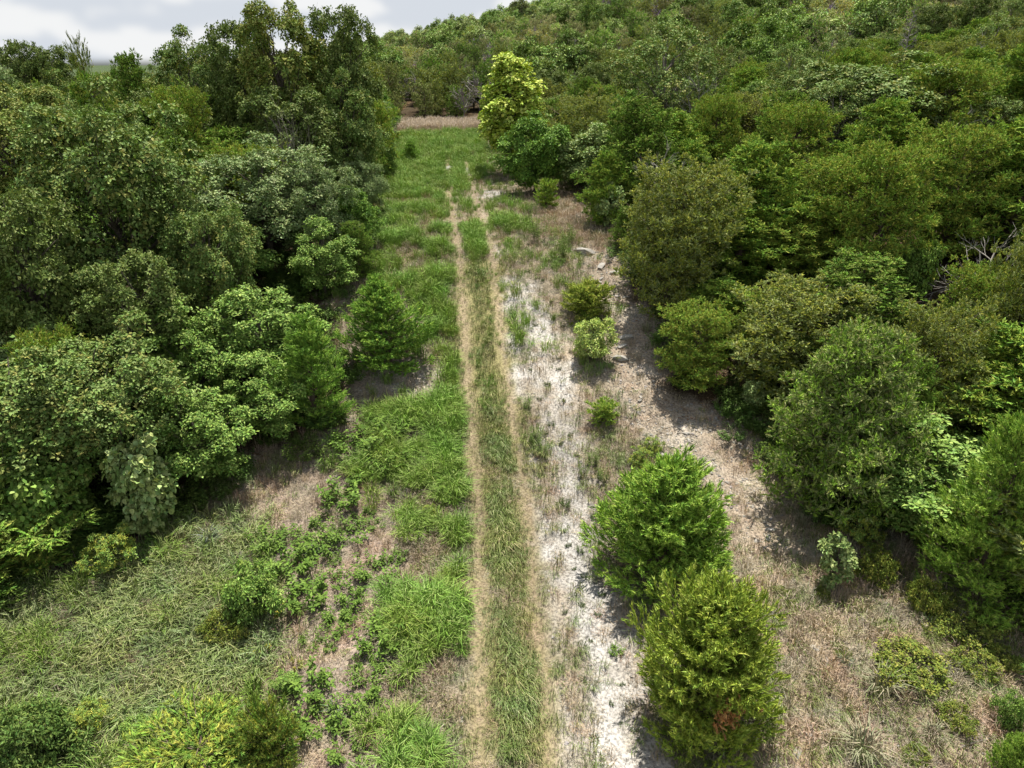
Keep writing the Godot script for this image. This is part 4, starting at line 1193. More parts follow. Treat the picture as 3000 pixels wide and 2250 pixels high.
	plant("leafy_tree", "leafy_green", 12.6, 18.6, 3.4, 2.5, 32, "mid-green leafy tree just in front of the shaded cedar", "tree")
	plant("cedar_tree", "cedar_olive", 19.6, 19.0, 5.2, 2.6, 125, "olive cedar in front of the sunlit pale cedar", "cedar")
	plant("oak_tree", "oak_broad", -15.1, 19.4, 5.8, 3.2, 340, "olive oak just behind the bright green tree", "oak tree")
	plant("oak_tree", "oak_broad", -12.9, 20.1, 5.9, 2.9, 209, "olive oak just in front of the thin olive cedar", "oak tree")
	plant("cedar_tree", "cedar_green", -20.4, 20.3, 4.0, 2.8, 116, "yellow-green cedar just left of the grey twiggy dead tree", "cedar")
	plant("cedar_tree", "cedar_green", 16.6, 21.5, 4.5, 2.9, 186, "yellow-green cedar just right of the grey-green cedar", "cedar")
	plant("cedar_tree", "cedar_green", 20.3, 22.7, 4.5, 2.6, 334, "yellow-green cedar just right of the sunlit pale cedar", "cedar")
	plant("oak_tree", "oak_broad", -20.6, 23.3, 5.6, 2.7, 92, "olive oak just left of the shaded oak", "oak tree")
	plant("leafy_tree", "leafy_green", -24.7, 24.2, 4.1, 2.3, 90, "mid-green leafy tree left of the yellowish cedar", "tree")
	plant("cedar_tree", "cedar_pale", 24.2, 24.4, 4.2, 2.6, 220, "grey-green cedar right of the sunlit pale cedar", "cedar")
	plant("cedar_tree", "cedar_pale", 10.6, 24.7, 4.7, 2.7, 164, "grey-green cedar just right of the olive-brown cedar", "cedar")
	plant("leafy_tree", "silver_leaf", -22.1, 24.9, 3.7, 2.3, 34, "silvery leafy tree just in front of the yellowish cedar", "tree")
	plant("cedar_tree", "cedar_green", 21.1, 25.2, 4.9, 2.6, 242, "yellow-green cedar just right of the sunlit pale cedar, towards the blue-green leafy bush", "cedar")
	plant("cedar_tree", "cedar_dark", 12.8, 25.4, 4.7, 3.0, 91, "dark cedar just behind the grey-green cedar", "cedar")
	plant("cedar_tree", "cedar_green", 26.7, 26.9, 5.0, 3.1, 164, "yellow-green cedar right of the sunlit pale cedar", "cedar")
	plant("cedar_tree", "cedar_olive", 22.2, 27.0, 4.8, 2.3, 324, "olive cedar just right of the sunlit pale cedar", "cedar")
	plant("oak_tree", "oak_deep", -24.8, 27.3, 5.6, 2.7, 225, "deep green oak just left of the yellowish cedar", "oak tree")
	plant("bare_tree", "grey_crown", 18.9, 27.3, 3.8, 2.2, 58, "grey leafless tree just right of the blue-green leafy bush", "bare tree")
	plant("oak_tree", "oak_broad", -19.2, 27.7, 5.9, 2.9, 196, "olive oak just right of the yellowish cedar", "oak tree")
	plant("leafy_tree", "leafy_green", -23.5, 29.1, 4.2, 2.2, 263, "mid-green leafy tree just left of the yellowish cedar", "tree")
	plant("leafy_tree", "leafy_green", 28.8, 29.5, 4.3, 2.2, 303, "mid-green leafy tree right of the spreading pale cedar", "tree")
	plant("cedar_tree", "cedar_olive", 15.8, 30.2, 6.4, 2.5, 239, "olive cedar just left of the blue-green leafy bush", "cedar")
	plant("cedar_tree", "cedar_brown", 25.4, 30.3, 6.0, 2.6, 240, "thin brownish cedar in front of the spreading pale cedar", "cedar")
	plant("leafy_tree", "leafy_green", -13.1, 30.8, 4.1, 2.5, 251, "mid-green leafy tree just behind the olive oak", "tree")
	plant("cedar_tree", "cedar_pale", 7.3, 31.2, 6.2, 2.9, 72, "grey-green cedar just behind the wide grey-green cedar", "cedar")
	plant("cedar_tree", "cedar_green", 22.4, 31.6, 5.6, 3.2, 33, "yellow-green cedar just in front of the spreading pale cedar", "cedar")
	plant("cedar_tree", "cedar_olive", 19.4, 31.6, 6.0, 2.5, 178, "olive cedar just right of the blue-green leafy bush", "cedar")
	plant("leafy_tree", "leafy_dense", -19.9, 31.8, 4.0, 2.2, 250, "dense green leafy tree just right of the yellowish oak", "tree")
	plant("leafy_tree", "silver_leaf", -27.4, 31.9, 4.4, 2.5, 251, "silvery leafy tree just left of the yellowish oak", "tree")
	plant("oak_tree", "oak_broad", -31.1, 32.1, 7.8, 3.2, 281, "olive oak left of the yellowish oak", "oak tree")
	plant("cedar_tree", "cedar_green", 24.8, 32.9, 6.1, 2.5, 187, "yellow-green cedar just right of the spreading pale cedar", "cedar")
	plant("cedar_tree", "cedar_olive", 14.9, 32.9, 4.7, 2.6, 112, "olive cedar just right of the rounded olive cedar", "cedar")
	plant("cedar_tree", "cedar_green", 11.6, 33.8, 5.4, 2.8, 15, "yellow-green cedar just behind the broad yellow-green cedar", "cedar")
	plant("oak_tree", "oak_sparse", 27.6, 34.3, 6.5, 2.6, 45, "thin-crowned oak right of the spreading pale cedar", "oak tree")
	plant("leafy_tree", "silver_leaf", -16.5, 34.3, 5.2, 2.4, 100, "silvery leafy tree just left of the broad silvery grey-green tree", "tree")
	plant("leafy_tree", "leafy_green", -31.5, 34.9, 4.6, 2.4, 358, "mid-green leafy tree in front of the grey-green tree", "tree")
	plant("bare_tree", "grey_crown", 7.5, 35.0, 5.3, 2.0, 106, "grey leafless tree just in front of the whitish-leaved bush", "bare tree")
	plant("cedar_tree", "cedar_pale", 29.8, 35.4, 6.1, 2.5, 297, "grey-green cedar right of the spreading pale cedar", "cedar")
	plant("leafy_tree", "leafy_green", -19.2, 35.8, 4.4, 2.0, 176, "mid-green leafy tree just right of the yellowish oak", "tree")
	plant("cedar_tree", "cedar_olive", -13.2, 36.1, 5.2, 2.3, 35, "olive cedar just left of the leafless grey many-stemmed tree", "cedar")
	plant("cedar_tree", "cedar_olive", -21.7, 36.1, 6.3, 3.0, 102, "olive cedar just behind the yellowish oak", "cedar")
	plant("bare_tree", "grey_crown", 32.0, 36.8, 4.2, 1.8, 313, "grey leafless tree in front of the thin oak", "bare tree")
	plant("oak_tree", "oak_gold", -27.3, 37.3, 6.3, 2.0, 48, "yellowish oak just in front of the grey-green tree", "oak tree")
	plant("cedar_tree", "cedar_green", 19.2, 38.0, 5.4, 2.7, 60, "yellow-green cedar just left of the spreading pale cedar", "cedar")
	plant("cedar_tree", "cedar_brown", 33.9, 38.2, 6.4, 2.4, 331, "thin brownish cedar right of the thin oak", "cedar")
	plant("oak_tree", "oak_gold", -30.2, 38.3, 6.9, 2.5, 307, "yellowish oak just in front of the grey-green tree, towards the yellowish oak", "oak tree")
	plant("oak_tree", "oak_broad", -23.4, 39.4, 6.8, 2.8, 299, "olive oak behind the yellowish oak", "oak tree")
	plant("cedar_tree", "cedar_dark", -19.1, 39.5, 5.2, 2.9, 344, "dark cedar behind the yellowish oak", "cedar")
	plant("oak_tree", "oak_deep", -33.5, 39.6, 7.1, 2.3, 128, "deep green oak left of the grey-green tree", "oak tree")
	plant("cedar_tree", "cedar_dark", -14.6, 39.8, 5.3, 3.0, 302, "dark cedar just in front of the tallest oak", "cedar")
	plant("bare_tree", "grey_crown", 23.3, 39.9, 4.0, 2.1, 45, "grey leafless tree just behind the spreading pale cedar", "bare tree")
	plant("oak_tree", "oak_deep", -11.9, 40.3, 7.0, 2.8, 342, "deep green oak just in front of the tallest oak", "oak tree")
	plant("cedar_tree", "cedar_olive", 15.1, 40.3, 5.9, 2.5, 37, "olive cedar just behind the young bright green cedar", "cedar")
	plant("oak_tree", "oak_gold", -26.2, 40.4, 7.2, 2.3, 333, "yellowish oak just right of the grey-green tree", "oak tree")
	plant("cedar_tree", "cedar_dark", 7.3, 41.3, 6.5, 3.2, 202, "dark cedar just behind the whitish-leaved bush", "cedar")
	plant("leafy_tree", "silver_leaf", -20.6, 41.5, 5.4, 2.7, 29, "silvery leafy tree left of the dark glossy oak", "tree")
	plant("cedar_tree", "cedar_green", 36.1, 41.6, 5.9, 3.0, 111, "yellow-green cedar right of the thin oak", "cedar")
	plant("oak_tree", "oak_sparse", 18.2, 42.3, 5.9, 2.5, 73, "thin-crowned oak just left of the wide glossy oak", "oak tree")
	plant("oak_tree", "oak_broad", -9.6, 42.8, 7.7, 2.5, 85, "olive oak just behind the pale-leaved bush tree", "oak tree")
	plant("cedar_tree", "cedar_green", 31.9, 43.0, 5.8, 2.9, 129, "yellow-green cedar just right of the thin oak", "cedar")
	plant("oak_tree", "oak_gold", -31.2, 43.3, 7.9, 2.0, 239, "yellowish oak just left of the grey-green tree", "oak tree")
	plant("cedar_tree", "cedar_olive", 24.5, 43.4, 6.2, 3.1, 12, "olive cedar just left of the thin oak", "cedar")
	plant("leafy_tree", "leafy_green", -34.4, 43.5, 4.9, 2.2, 56, "mid-green leafy tree left of the grey-green tree", "tree")
	plant("oak_tree", "oak_broad", -22.6, 44.1, 6.6, 2.9, 63, "olive oak right of the grey-green tree", "oak tree")
	plant("leafy_tree", "silver_leaf", -27.7, 44.3, 4.5, 2.2, 262, "silvery leafy tree just behind the grey-green tree", "tree")
	plant("cedar_tree", "cedar_olive", 35.8, 44.3, 6.1, 2.5, 211, "olive cedar right of the thin oak", "cedar")
	plant("cedar_tree", "cedar_dark", 15.8, 44.6, 5.7, 2.5, 53, "dark cedar left of the wide glossy oak", "cedar")
	plant("cedar_tree", "cedar_green", 30.1, 44.9, 6.1, 2.8, 73, "yellow-green cedar just right of the thin oak, towards the wide glossy oak", "cedar")
	plant("leafy_tree", "leafy_green", 7.4, 45.5, 4.3, 2.3, 60, "mid-green leafy tree just in front of the pale leafy tree", "tree")
	plant("oak_tree", "oak_deep", -20.5, 45.5, 6.6, 2.8, 56, "deep green oak just left of the dark glossy oak", "oak tree")
	plant("leafy_tree", "leafy_green", -37.3, 45.6, 4.3, 2.2, 14, "mid-green leafy tree left of the grey-green tree, towards the ragged spiky cedar", "tree")
	plant("cedar_tree", "cedar_green", 9.8, 45.9, 5.2, 3.1, 329, "yellow-green cedar just right of the pale leafy tree", "cedar")
	plant("cedar_tree", "cedar_olive", 17.7, 47.3, 5.4, 2.6, 109, "olive cedar just left of the wide glossy oak", "cedar")
	plant("oak_tree", "oak_broad", -28.8, 47.4, 7.5, 2.8, 250, "olive oak just in front of the ragged spiky cedar", "oak tree")
	plant("leafy_tree", "leafy_green", 30.3, 48.0, 5.5, 2.2, 256, "mid-green leafy tree behind the thin oak", "tree")
	plant("cedar_tree", "cedar_green", 8.2, 48.8, 5.4, 2.6, 307, "yellow-green cedar just behind the pale leafy tree", "cedar")
	plant("cedar_tree", "cedar_olive", 26.5, 48.9, 4.8, 3.0, 196, "olive cedar right of the wide glossy oak", "cedar")
	plant("leafy_tree", "leafy_green", -13.6, 49.0, 4.5, 1.9, 159, "mid-green leafy tree just left of the tall dark cedar", "tree")
	plant("cedar_tree", "cedar_olive", 37.3, 49.5, 4.9, 2.7, 165, "olive cedar well right of the thin oak", "cedar")
	plant("leafy_tree", "silver_leaf", -30.6, 49.5, 5.5, 2.7, 16, "silvery leafy tree just in front of the ragged spiky cedar", "tree")
	plant("oak_tree", "oak_gold", -36.7, 49.6, 8.3, 2.3, 269, "yellowish oak left of the ragged spiky cedar", "oak tree")
	plant("cedar_tree", "cedar_olive", 33.9, 49.7, 5.3, 2.8, 53, "olive cedar right of the thin oak, towards the bare grey tree", "cedar")
	plant("oak_tree", "oak_sparse", 40.5, 50.4, 6.2, 2.4, 306, "thin-crowned oak well in front of the bare grey tree", "oak tree")
	plant("cedar_tree", "cedar_brown", 16.5, 51.0, 5.0, 3.0, 28, "thin brownish cedar in front of the grey dead tree", "cedar")
	plant("cedar_tree", "cedar_green", 13.4, 51.1, 4.9, 3.0, 176, "yellow-green cedar just in front of the grey dead tree", "cedar")
	plant("cedar_tree", "cedar_green", 8.5, 51.8, 5.0, 2.8, 217, "yellow-green cedar just in front of the green leafy tree", "cedar")
	plant("cedar_tree", "cedar_olive", 30.2, 51.8, 5.4, 2.6, 348, "olive cedar behind the thin oak", "cedar")
	plant("leafy_tree", "leafy_green", -31.8, 51.9, 5.6, 2.4, 168, "mid-green leafy tree just left of the ragged spiky cedar", "tree")
	plant("cedar_tree", "cedar_pale", 6.0, 52.2, 6.2, 3.0, 328, "grey-green cedar just behind the pale-leaved tree", "cedar")
	plant("oak_tree", "oak_gold", -17.7, 52.2, 6.1, 2.4, 282, "yellowish oak just right of the wide olive oak", "oak tree")
	plant("cedar_tree", "cedar_olive", -13.2, 52.6, 5.8, 2.4, 349, "olive cedar just left of the dark leafy tree", "cedar")
	plant("oak_tree", "oak_sparse", 20.0, 52.6, 6.6, 2.9, 245, "thin-crowned oak behind the wide glossy oak", "oak tree")
	plant("bare_tree", "grey_crown", 35.8, 52.7, 4.8, 2.1, 38, "grey leafless tree in front of the bare grey tree", "bare tree")
	plant("cedar_tree", "cedar_green", 24.7, 52.8, 5.5, 3.0, 193, "yellow-green cedar behind the wide glossy oak", "cedar")
	plant("leafy_tree", "leafy_green", -41.1, 52.9, 5.3, 2.2, 36, "mid-green leafy tree well left of the ragged spiky cedar", "tree")
	plant("cedar_tree", "cedar_olive", -10.7, 53.3, 5.9, 2.8, 57, "olive cedar just left of the dark leafy tree, towards the tall dark cedar", "cedar")
	plant("cedar_tree", "cedar_pale", 17.4, 53.4, 5.2, 3.1, 286, "grey-green cedar just right of the grey dead tree", "cedar")
	plant("cedar_tree", "cedar_dark", 41.7, 53.8, 4.8, 2.6, 71, "dark cedar in front of the bare grey tree", "cedar")
	plant("oak_tree", "oak_broad", -23.7, 53.9, 6.3, 2.7, 208, "olive oak just left of the wide olive oak", "oak tree")
	plant("leafy_tree", "leafy_green", -20.1, 54.0, 5.5, 2.0, 359, "mid-green leafy tree just behind the wide olive oak", "tree")
	plant("cedar_tree", "cedar_green", 32.3, 54.4, 5.5, 3.0, 261, "yellow-green cedar in front of the bare grey tree", "cedar")
	plant("cedar_tree", "cedar_green", 28.9, 54.5, 5.7, 3.0, 299, "yellow-green cedar well right of the wide glossy oak", "cedar")
	plant("oak_tree", "oak_deep", -15.9, 54.7, 6.9, 2.3, 179, "deep green oak right of the wide olive oak", "oak tree")
	plant("leafy_tree", "leafy_green", 45.6, 55.5, 5.1, 2.2, 301, "mid-green leafy tree well right of the bare grey tree", "tree")
	plant("cedar_tree", "cedar_olive", -36.4, 55.8, 6.8, 2.5, 202, "olive cedar left of the ragged spiky cedar", "cedar")
	plant("oak_tree", "oak_gold", -46.2, 55.9, 7.3, 2.1, 210, "yellowish oak well in front of the leaning oak crown", "oak tree")
	plant("cedar_tree", "cedar_brown", 4.7, 56.1, 6.4, 3.0, 130, "thin brownish cedar just in front of the dark green cedar", "cedar")
	plant("leafy_tree", "silver_leaf", -41.7, 56.1, 5.7, 2.6, 286, "silvery leafy tree in front of the forked oak crown", "tree")
	plant("cedar_tree", "cedar_pale", 36.5, 56.2, 6.3, 2.7, 249, "grey-green cedar in front of the bare grey tree", "cedar")
	plant("leafy_tree", "leafy_green", -29.7, 56.5, 5.8, 1.9, 156, "mid-green leafy tree just behind the ragged spiky cedar", "tree")
	plant("leafy_tree", "leafy_green", -19.2, 56.9, 4.5, 2.3, 290, "mid-green leafy tree behind the wide olive oak", "tree")
	plant("cedar_tree", "cedar_green", 10.1, 57.1, 5.3, 2.5, 182, "yellow-green cedar just right of the green leafy tree", "cedar")
	plant("oak_tree", "oak_broad", -12.0, 57.2, 7.3, 2.6, 102, "olive oak just behind the dark leafy tree", "oak tree")
	plant("cedar_tree", "cedar_green", 48.9, 57.2, 5.8, 2.4, 97, "yellow-green cedar well right of the bare grey tree", "cedar")
	plant("cedar_tree", "cedar_olive", 42.6, 57.3, 5.9, 2.6, 148, "olive cedar right of the bare grey tree", "cedar")
	plant("cedar_tree", "cedar_green", 25.2, 57.7, 6.5, 2.4, 183, "yellow-green cedar well right of the grey dead tree", "cedar")
	plant("leafy_tree", "leafy_green", 19.0, 58.1, 5.4, 2.3, 146, "mid-green leafy tree right of the grey dead tree", "tree")
	plant("leafy_tree", "leafy_green", -38.4, 58.1, 5.0, 1.9, 14, "mid-green leafy tree in front of the small round oak crown", "tree")
	plant("cedar_tree", "cedar_brown", 29.9, 58.1, 6.4, 2.5, 199, "thin brownish cedar left of the bare grey tree", "cedar")
	plant("leafy_tree", "leafy_dense", -15.6, 58.2, 6.0, 2.3, 278, "dense green leafy tree left of the dark leafy tree", "tree")
	plant("leafy_tree", "leafy_green", -32.2, 58.3, 5.4, 2.3, 301, "mid-green leafy tree behind the ragged spiky cedar", "tree")
	plant("cedar_tree", "cedar_brown", 14.4, 58.4, 5.2, 2.7, 185, "thin brownish cedar just behind the grey dead tree", "cedar")
	plant("leafy_tree", "leafy_dense", -47.3, 58.7, 4.9, 2.2, 189, "dense green leafy tree in front of the leaning oak crown", "tree")
	plant("cedar_tree", "cedar_dark", 7.1, 58.7, 6.4, 2.8, 289, "dark cedar just right of the dark green cedar", "cedar")
	plant("leafy_tree", "silver_leaf", -22.2, 59.2, 5.0, 2.5, 294, "silvery leafy tree behind the wide olive oak", "tree")
	plant("bare_tree", "grey_crown", 16.6, 59.9, 5.0, 1.8, 1, "grey leafless tree just right of the sparse grey oak", "bare tree")
	plant("oak_tree", "oak_sparse", 23.7, 59.9, 7.5, 2.4, 188, "thin-crowned oak well right of the grey dead tree", "oak tree")
	plant("leafy_tree", "leafy_green", -49.9, 60.2, 4.6, 2.3, 34, "mid-green leafy tree in front of the leaning oak crown", "tree")
	plant("leafy_tree", "leafy_green", -41.7, 60.3, 5.5, 2.5, 350, "mid-green leafy tree in front of the forked oak crown", "tree")
	plant("leafy_tree", "leafy_green", 2.4, 60.5, 4.7, 2.3, 44, "mid-green leafy tree just left of the dark green cedar", "tree")
	plant("cedar_tree", "cedar_olive", -37.7, 60.8, 6.5, 3.1, 52, "olive cedar in front of the small round oak crown", "cedar")
	plant("oak_tree", "oak_gold", -29.2, 60.9, 7.2, 2.4, 15, "yellowish oak behind the ragged spiky cedar", "oak tree")
	plant("leafy_tree", "leafy_green", 43.9, 61.4, 4.4, 2.0, 139, "mid-green leafy tree right of the bare grey tree", "tree")
	plant("leafy_tree", "leafy_dense", -44.5, 61.4, 6.2, 2.5, 218, "dense green leafy tree just in front of the leaning oak crown", "tree")
	plant("oak_tree", "oak_deep", -17.1, 61.9, 8.5, 2.8, 351, "deep green oak well behind the wide olive oak", "oak tree")
	plant("cedar_tree", "cedar_green", -12.4, 62.0, 5.9, 2.5, 265, "yellow-green cedar behind the dark leafy tree", "cedar")
	plant("leafy_tree", "leafy_green", 25.6, 62.0, 5.4, 2.5, 12, "mid-green leafy tree well left of the bare grey tree", "tree")
	plant("cedar_tree", "cedar_pale", 35.6, 62.1, 5.9, 2.8, 296, "grey-green cedar just left of the bare grey tree", "cedar")
	plant("oak_tree", "oak_broad", -25.0, 62.2, 6.6, 2.5, 110, "olive oak well behind the wide olive oak", "oak tree")
	plant("cedar_tree", "cedar_dark", 49.0, 62.6, 5.3, 2.6, 7, "dark cedar well right of the bare grey tree", "cedar")
	plant("leafy_tree", "silver_leaf", -40.9, 63.2, 5.3, 2.6, 269, "silvery leafy tree just in front of the forked oak crown", "tree")
	plant("leafy_tree", "leafy_dense", -52.0, 63.2, 5.7, 2.2, 120, "dense green leafy tree left of the leaning oak crown", "tree")
	plant("leafy_tree", "leafy_green", -30.5, 63.5, 4.8, 2.0, 129, "mid-green leafy tree right of the small round oak crown", "tree")
	plant("cedar_tree", "cedar_dark", 3.2, 63.6, 5.3, 2.5, 335, "dark cedar behind the dark green cedar", "cedar")
	plant("oak_tree", "oak_sparse", 11.7, 63.6, 6.0, 2.9, 94, "thin-crowned oak just behind the sparse grey oak", "oak tree")
	plant("oak_tree", "oak_broad", -33.2, 64.3, 7.4, 2.8, 104, "olive oak right of the small round oak crown", "oak tree")
	plant("cedar_tree", "cedar_dark", 42.0, 64.7, 4.8, 3.0, 125, "dark cedar right of the bare grey tree", "cedar")
	plant("cedar_tree", "cedar_olive", 28.9, 64.8, 6.5, 2.6, 182, "olive cedar left of the dead grey cedar skeleton", "cedar")
	plant("oak_tree", "oak_broad", -20.4, 65.1, 9.3, 2.8, 69, "olive oak well behind the wide olive oak, towards the ragged spiky cedar", "oak tree")
	plant("leafy_tree", "silver_leaf", -47.6, 65.2, 5.5, 2.7, 194, "silvery leafy tree just left of the leaning oak crown", "tree")
	plant("leafy_tree", "leafy_green", 47.4, 65.2, 5.2, 2.2, 7, "mid-green leafy tree well right of the bare grey tree, towards the dead grey cedar skeleton", "tree")
	plant("cedar_tree", "cedar_olive", 54.6, 65.4, 4.8, 3.1, 73, "olive cedar well right of the bare grey tree", "cedar")
	plant("cedar_tree", "cedar_pale", 7.4, 65.4, 6.4, 3.1, 175, "grey-green cedar left of the sparse grey oak", "cedar")
	plant("oak_tree", "oak_sparse", 15.4, 65.5, 6.1, 2.2, 121, "thin-crowned oak behind the sparse grey oak", "oak tree")
	plant("bare_tree", "grey_crown", 39.3, 65.7, 5.1, 2.1, 342, "grey leafless tree just behind the bare grey tree", "bare tree")
	plant("cedar_tree", "cedar_olive", -25.4, 65.7, 6.7, 3.1, 74, "olive cedar well right of the small round oak crown", "cedar")
	plant("cedar_tree", "cedar_green", 20.6, 65.7, 6.0, 2.9, 63, "yellow-green cedar well right of the sparse grey oak", "cedar")
	plant("leafy_tree", "leafy_green", -16.1, 65.8, 5.5, 2.1, 267, "mid-green leafy tree well behind the dark leafy tree", "tree")
	plant("oak_tree", "oak_sparse", 23.8, 65.9, 7.2, 2.4, 47, "thin-crowned oak in front of the fresh green leafy tree", "oak tree")
	plant("leafy_tree", "leafy_green", 1.2, 66.0, 5.6, 2.5, 346, "mid-green leafy tree behind the dark green cedar", "tree")
	plant("leafy_tree", "leafy_green", -54.6, 67.2, 6.2, 2.3, 53, "mid-green leafy tree left of the leaning oak crown", "tree")
	plant("oak_tree", "oak_sparse", 41.5, 67.5, 6.8, 2.9, 238, "thin-crowned oak behind the bare grey tree", "oak tree")
	plant("leafy_tree", "leafy_green", -46.1, 67.5, 6.2, 2.5, 12, "mid-green leafy tree just behind the leaning oak crown", "tree")
	plant("oak_tree", "oak_sparse", 4.8, 67.5, 5.6, 2.3, 88, "thin-crowned oak behind the dark green cedar", "oak tree")
	plant("cedar_tree", "cedar_dark", 30.1, 68.0, 4.7, 2.7, 255, "dark cedar left of the dead grey cedar skeleton", "cedar")
	plant("cedar_tree", "cedar_green", 17.0, 68.0, 5.0, 2.4, 155, "yellow-green cedar behind the sparse grey oak", "cedar")
	plant("cedar_tree", "cedar_olive", 8.4, 68.0, 5.8, 2.6, 242, "olive cedar behind the sparse grey oak", "cedar")
	plant("cedar_tree", "cedar_green", 54.9, 68.4, 5.3, 3.1, 297, "yellow-green cedar far right of the bare grey tree", "cedar")
	plant("cedar_tree", "cedar_pale", 45.1, 68.7, 5.5, 2.6, 251, "grey-green cedar right of the dead grey cedar skeleton", "cedar")
	plant("oak_tree", "oak_sparse", 13.2, 68.8, 7.4, 2.3, 260, "thin-crowned oak behind the sparse grey oak, towards the grey dead tree", "oak tree")
	plant("cedar_tree", "cedar_brown", 25.5, 68.9, 6.4, 2.6, 284, "thin brownish cedar in front of the fresh green leafy tree", "cedar")
	plant("cedar_tree", "cedar_pale", 48.4, 68.9, 5.3, 2.9, 324, "grey-green cedar well right of the bare grey tree", "cedar")
	plant("cedar_tree", "cedar_olive", -31.5, 69.2, 6.2, 2.4, 263, "olive cedar right of the small round oak crown", "cedar")
	plant("oak_tree", "oak_deep", -17.7, 69.4, 8.6, 2.5, 254, "deep green oak well behind the wide olive oak, towards the dark leafy tree", "oak tree")
	plant("cedar_tree", "cedar_green", -52.3, 69.5, 6.2, 2.4, 254, "yellow-green cedar left of the leaning oak crown", "cedar")
	plant("oak_tree", "oak_deep", -43.0, 69.7, 8.6, 3.0, 143, "deep green oak just behind the forked oak crown", "oak tree")
	plant("oak_tree", "oak_deep", -20.8, 69.8, 7.0, 2.8, 120, "deep green oak well behind the wide olive oak, towards the small round oak crown", "oak tree")
	plant("cedar_tree", "cedar_pale", 5.0, 70.4, 5.1, 3.1, 258, "grey-green cedar well behind the dark green cedar", "cedar")
	plant("cedar_tree", "cedar_olive", 22.5, 70.5, 6.4, 2.7, 246, "olive cedar in front of the fresh green leafy tree", "cedar")
	plant("cedar_tree", "cedar_olive", 33.0, 70.7, 5.6, 2.6, 100, "olive cedar just left of the dead grey cedar skeleton", "cedar")
	plant("cedar_tree", "cedar_green", 37.3, 70.7, 6.1, 3.1, 65, "yellow-green cedar just right of the dead grey cedar skeleton", "cedar")
	plant("cedar_tree", "cedar_dark", -48.0, 71.4, 6.9, 3.0, 90, "dark cedar behind the leaning oak crown", "cedar")
	plant("oak_tree", "oak_gold", -38.8, 71.7, 7.5, 2.1, 11, "yellowish oak behind the small round oak crown", "oak tree")
	plant("bare_tree", "grey_crown", 28.8, 71.8, 5.1, 2.0, 204, "grey leafless tree just right of the fresh green leafy tree", "bare tree")
	plant("bare_tree", "grey_crown", 19.7, 71.9, 5.3, 1.7, 132, "grey leafless tree left of the fresh green leafy tree", "bare tree")
	plant("leafy_tree", "leafy_green", -24.9, 72.0, 5.0, 2.0, 355, "mid-green leafy tree well right of the small round oak crown", "tree")
	plant("cedar_tree", "cedar_dark", -55.2, 72.3, 7.2, 2.9, 64, "dark cedar well left of the leaning oak crown", "cedar")
	plant("oak_tree", "oak_deep", -51.4, 72.4, 8.0, 2.5, 201, "deep green oak left of the leaning oak crown", "oak tree")
	plant("cedar_tree", "cedar_olive", 8.7, 72.7, 6.4, 2.9, 251, "olive cedar well behind the sparse grey oak", "cedar")
	plant("cedar_tree", "cedar_olive", -42.3, 72.8, 5.3, 3.1, 255, "olive cedar behind the forked oak crown", "cedar")
	plant("leafy_tree", "silver_leaf", -13.9, 72.8, 5.3, 2.6, 60, "silvery leafy tree far behind the dark leafy tree", "tree")
	plant("leafy_tree", "leafy_green", 53.3, 73.1, 4.7, 2.3, 13, "mid-green leafy tree far right of the dead grey cedar skeleton", "tree")
	plant("bare_tree", "grey_crown", 44.8, 73.2, 4.0, 1.8, 27, "grey leafless tree well right of the dead grey cedar skeleton", "bare tree")
	plant("cedar_tree", "cedar_dark", -35.8, 73.9, 6.3, 2.8, 155, "dark cedar behind the small round oak crown", "cedar")
	plant("oak_tree", "oak_deep", -22.6, 74.0, 7.7, 2.4, 267, "deep green oak far right of the small round oak crown", "oak tree")
	plant("oak_tree", "oak_broad", -58.3, 74.1, 6.7, 3.2, 274, "olive oak well left of the leaning oak crown", "oak tree")
	plant("cedar_tree", "cedar_green", 0.3, 74.2, 5.2, 3.1, 186, "yellow-green cedar well behind the dark green cedar", "cedar")
	plant("cedar_tree", "cedar_olive", 56.8, 74.7, 5.3, 3.1, 151, "olive cedar far right of the dead grey cedar skeleton", "cedar")
	plant("leafy_tree", "leafy_dense", -48.7, 74.9, 5.2, 2.1, 120, "dense green leafy tree behind the leaning oak crown", "tree")
	plant("leafy_tree", "leafy_green", 33.8, 75.0, 4.8, 2.1, 322, "mid-green leafy tree behind the dead grey cedar skeleton", "tree")
	plant("bare_tree", "grey_crown", 18.0, 75.0, 4.6, 2.2, 300, "grey leafless tree left of the fresh green leafy tree, towards the sparse grey oak", "bare tree")
	plant("cedar_tree", "cedar_olive", 41.5, 75.1, 5.0, 3.0, 29, "olive cedar right of the dead grey cedar skeleton", "cedar")
	plant("cedar_tree", "cedar_pale", 3.7, 75.6, 5.1, 2.9, 163, "grey-green cedar well behind the sparse grey oak", "cedar")
	plant("oak_tree", "oak_deep", 52.7, 76.1, 7.2, 2.5, 54, "deep green oak far right of the dead grey cedar skeleton", "oak tree")
	plant("cedar_tree", "cedar_dark", 23.4, 76.2, 6.3, 2.4, 36, "dark cedar just left of the fresh green leafy tree", "cedar")
	plant("oak_tree", "oak_gold", -31.7, 76.5, 8.6, 2.3, 65, "yellowish oak well behind the small round oak crown", "oak tree")
	plant("oak_tree", "oak_gold", -28.6, 76.7, 8.3, 2.5, 206, "yellowish oak well right of the small round oak crown", "oak tree")
	plant("cedar_tree", "cedar_dark", 37.2, 76.8, 5.8, 2.4, 288, "dark cedar behind the dead grey cedar skeleton", "cedar")
	plant("cedar_tree", "cedar_olive", 12.2, 76.9, 5.4, 2.7, 200, "olive cedar well left of the fresh green leafy tree", "cedar")
	plant("cedar_tree", "cedar_green", -40.8, 77.0, 5.4, 3.1, 249, "yellow-green cedar well behind the forked oak crown", "cedar")
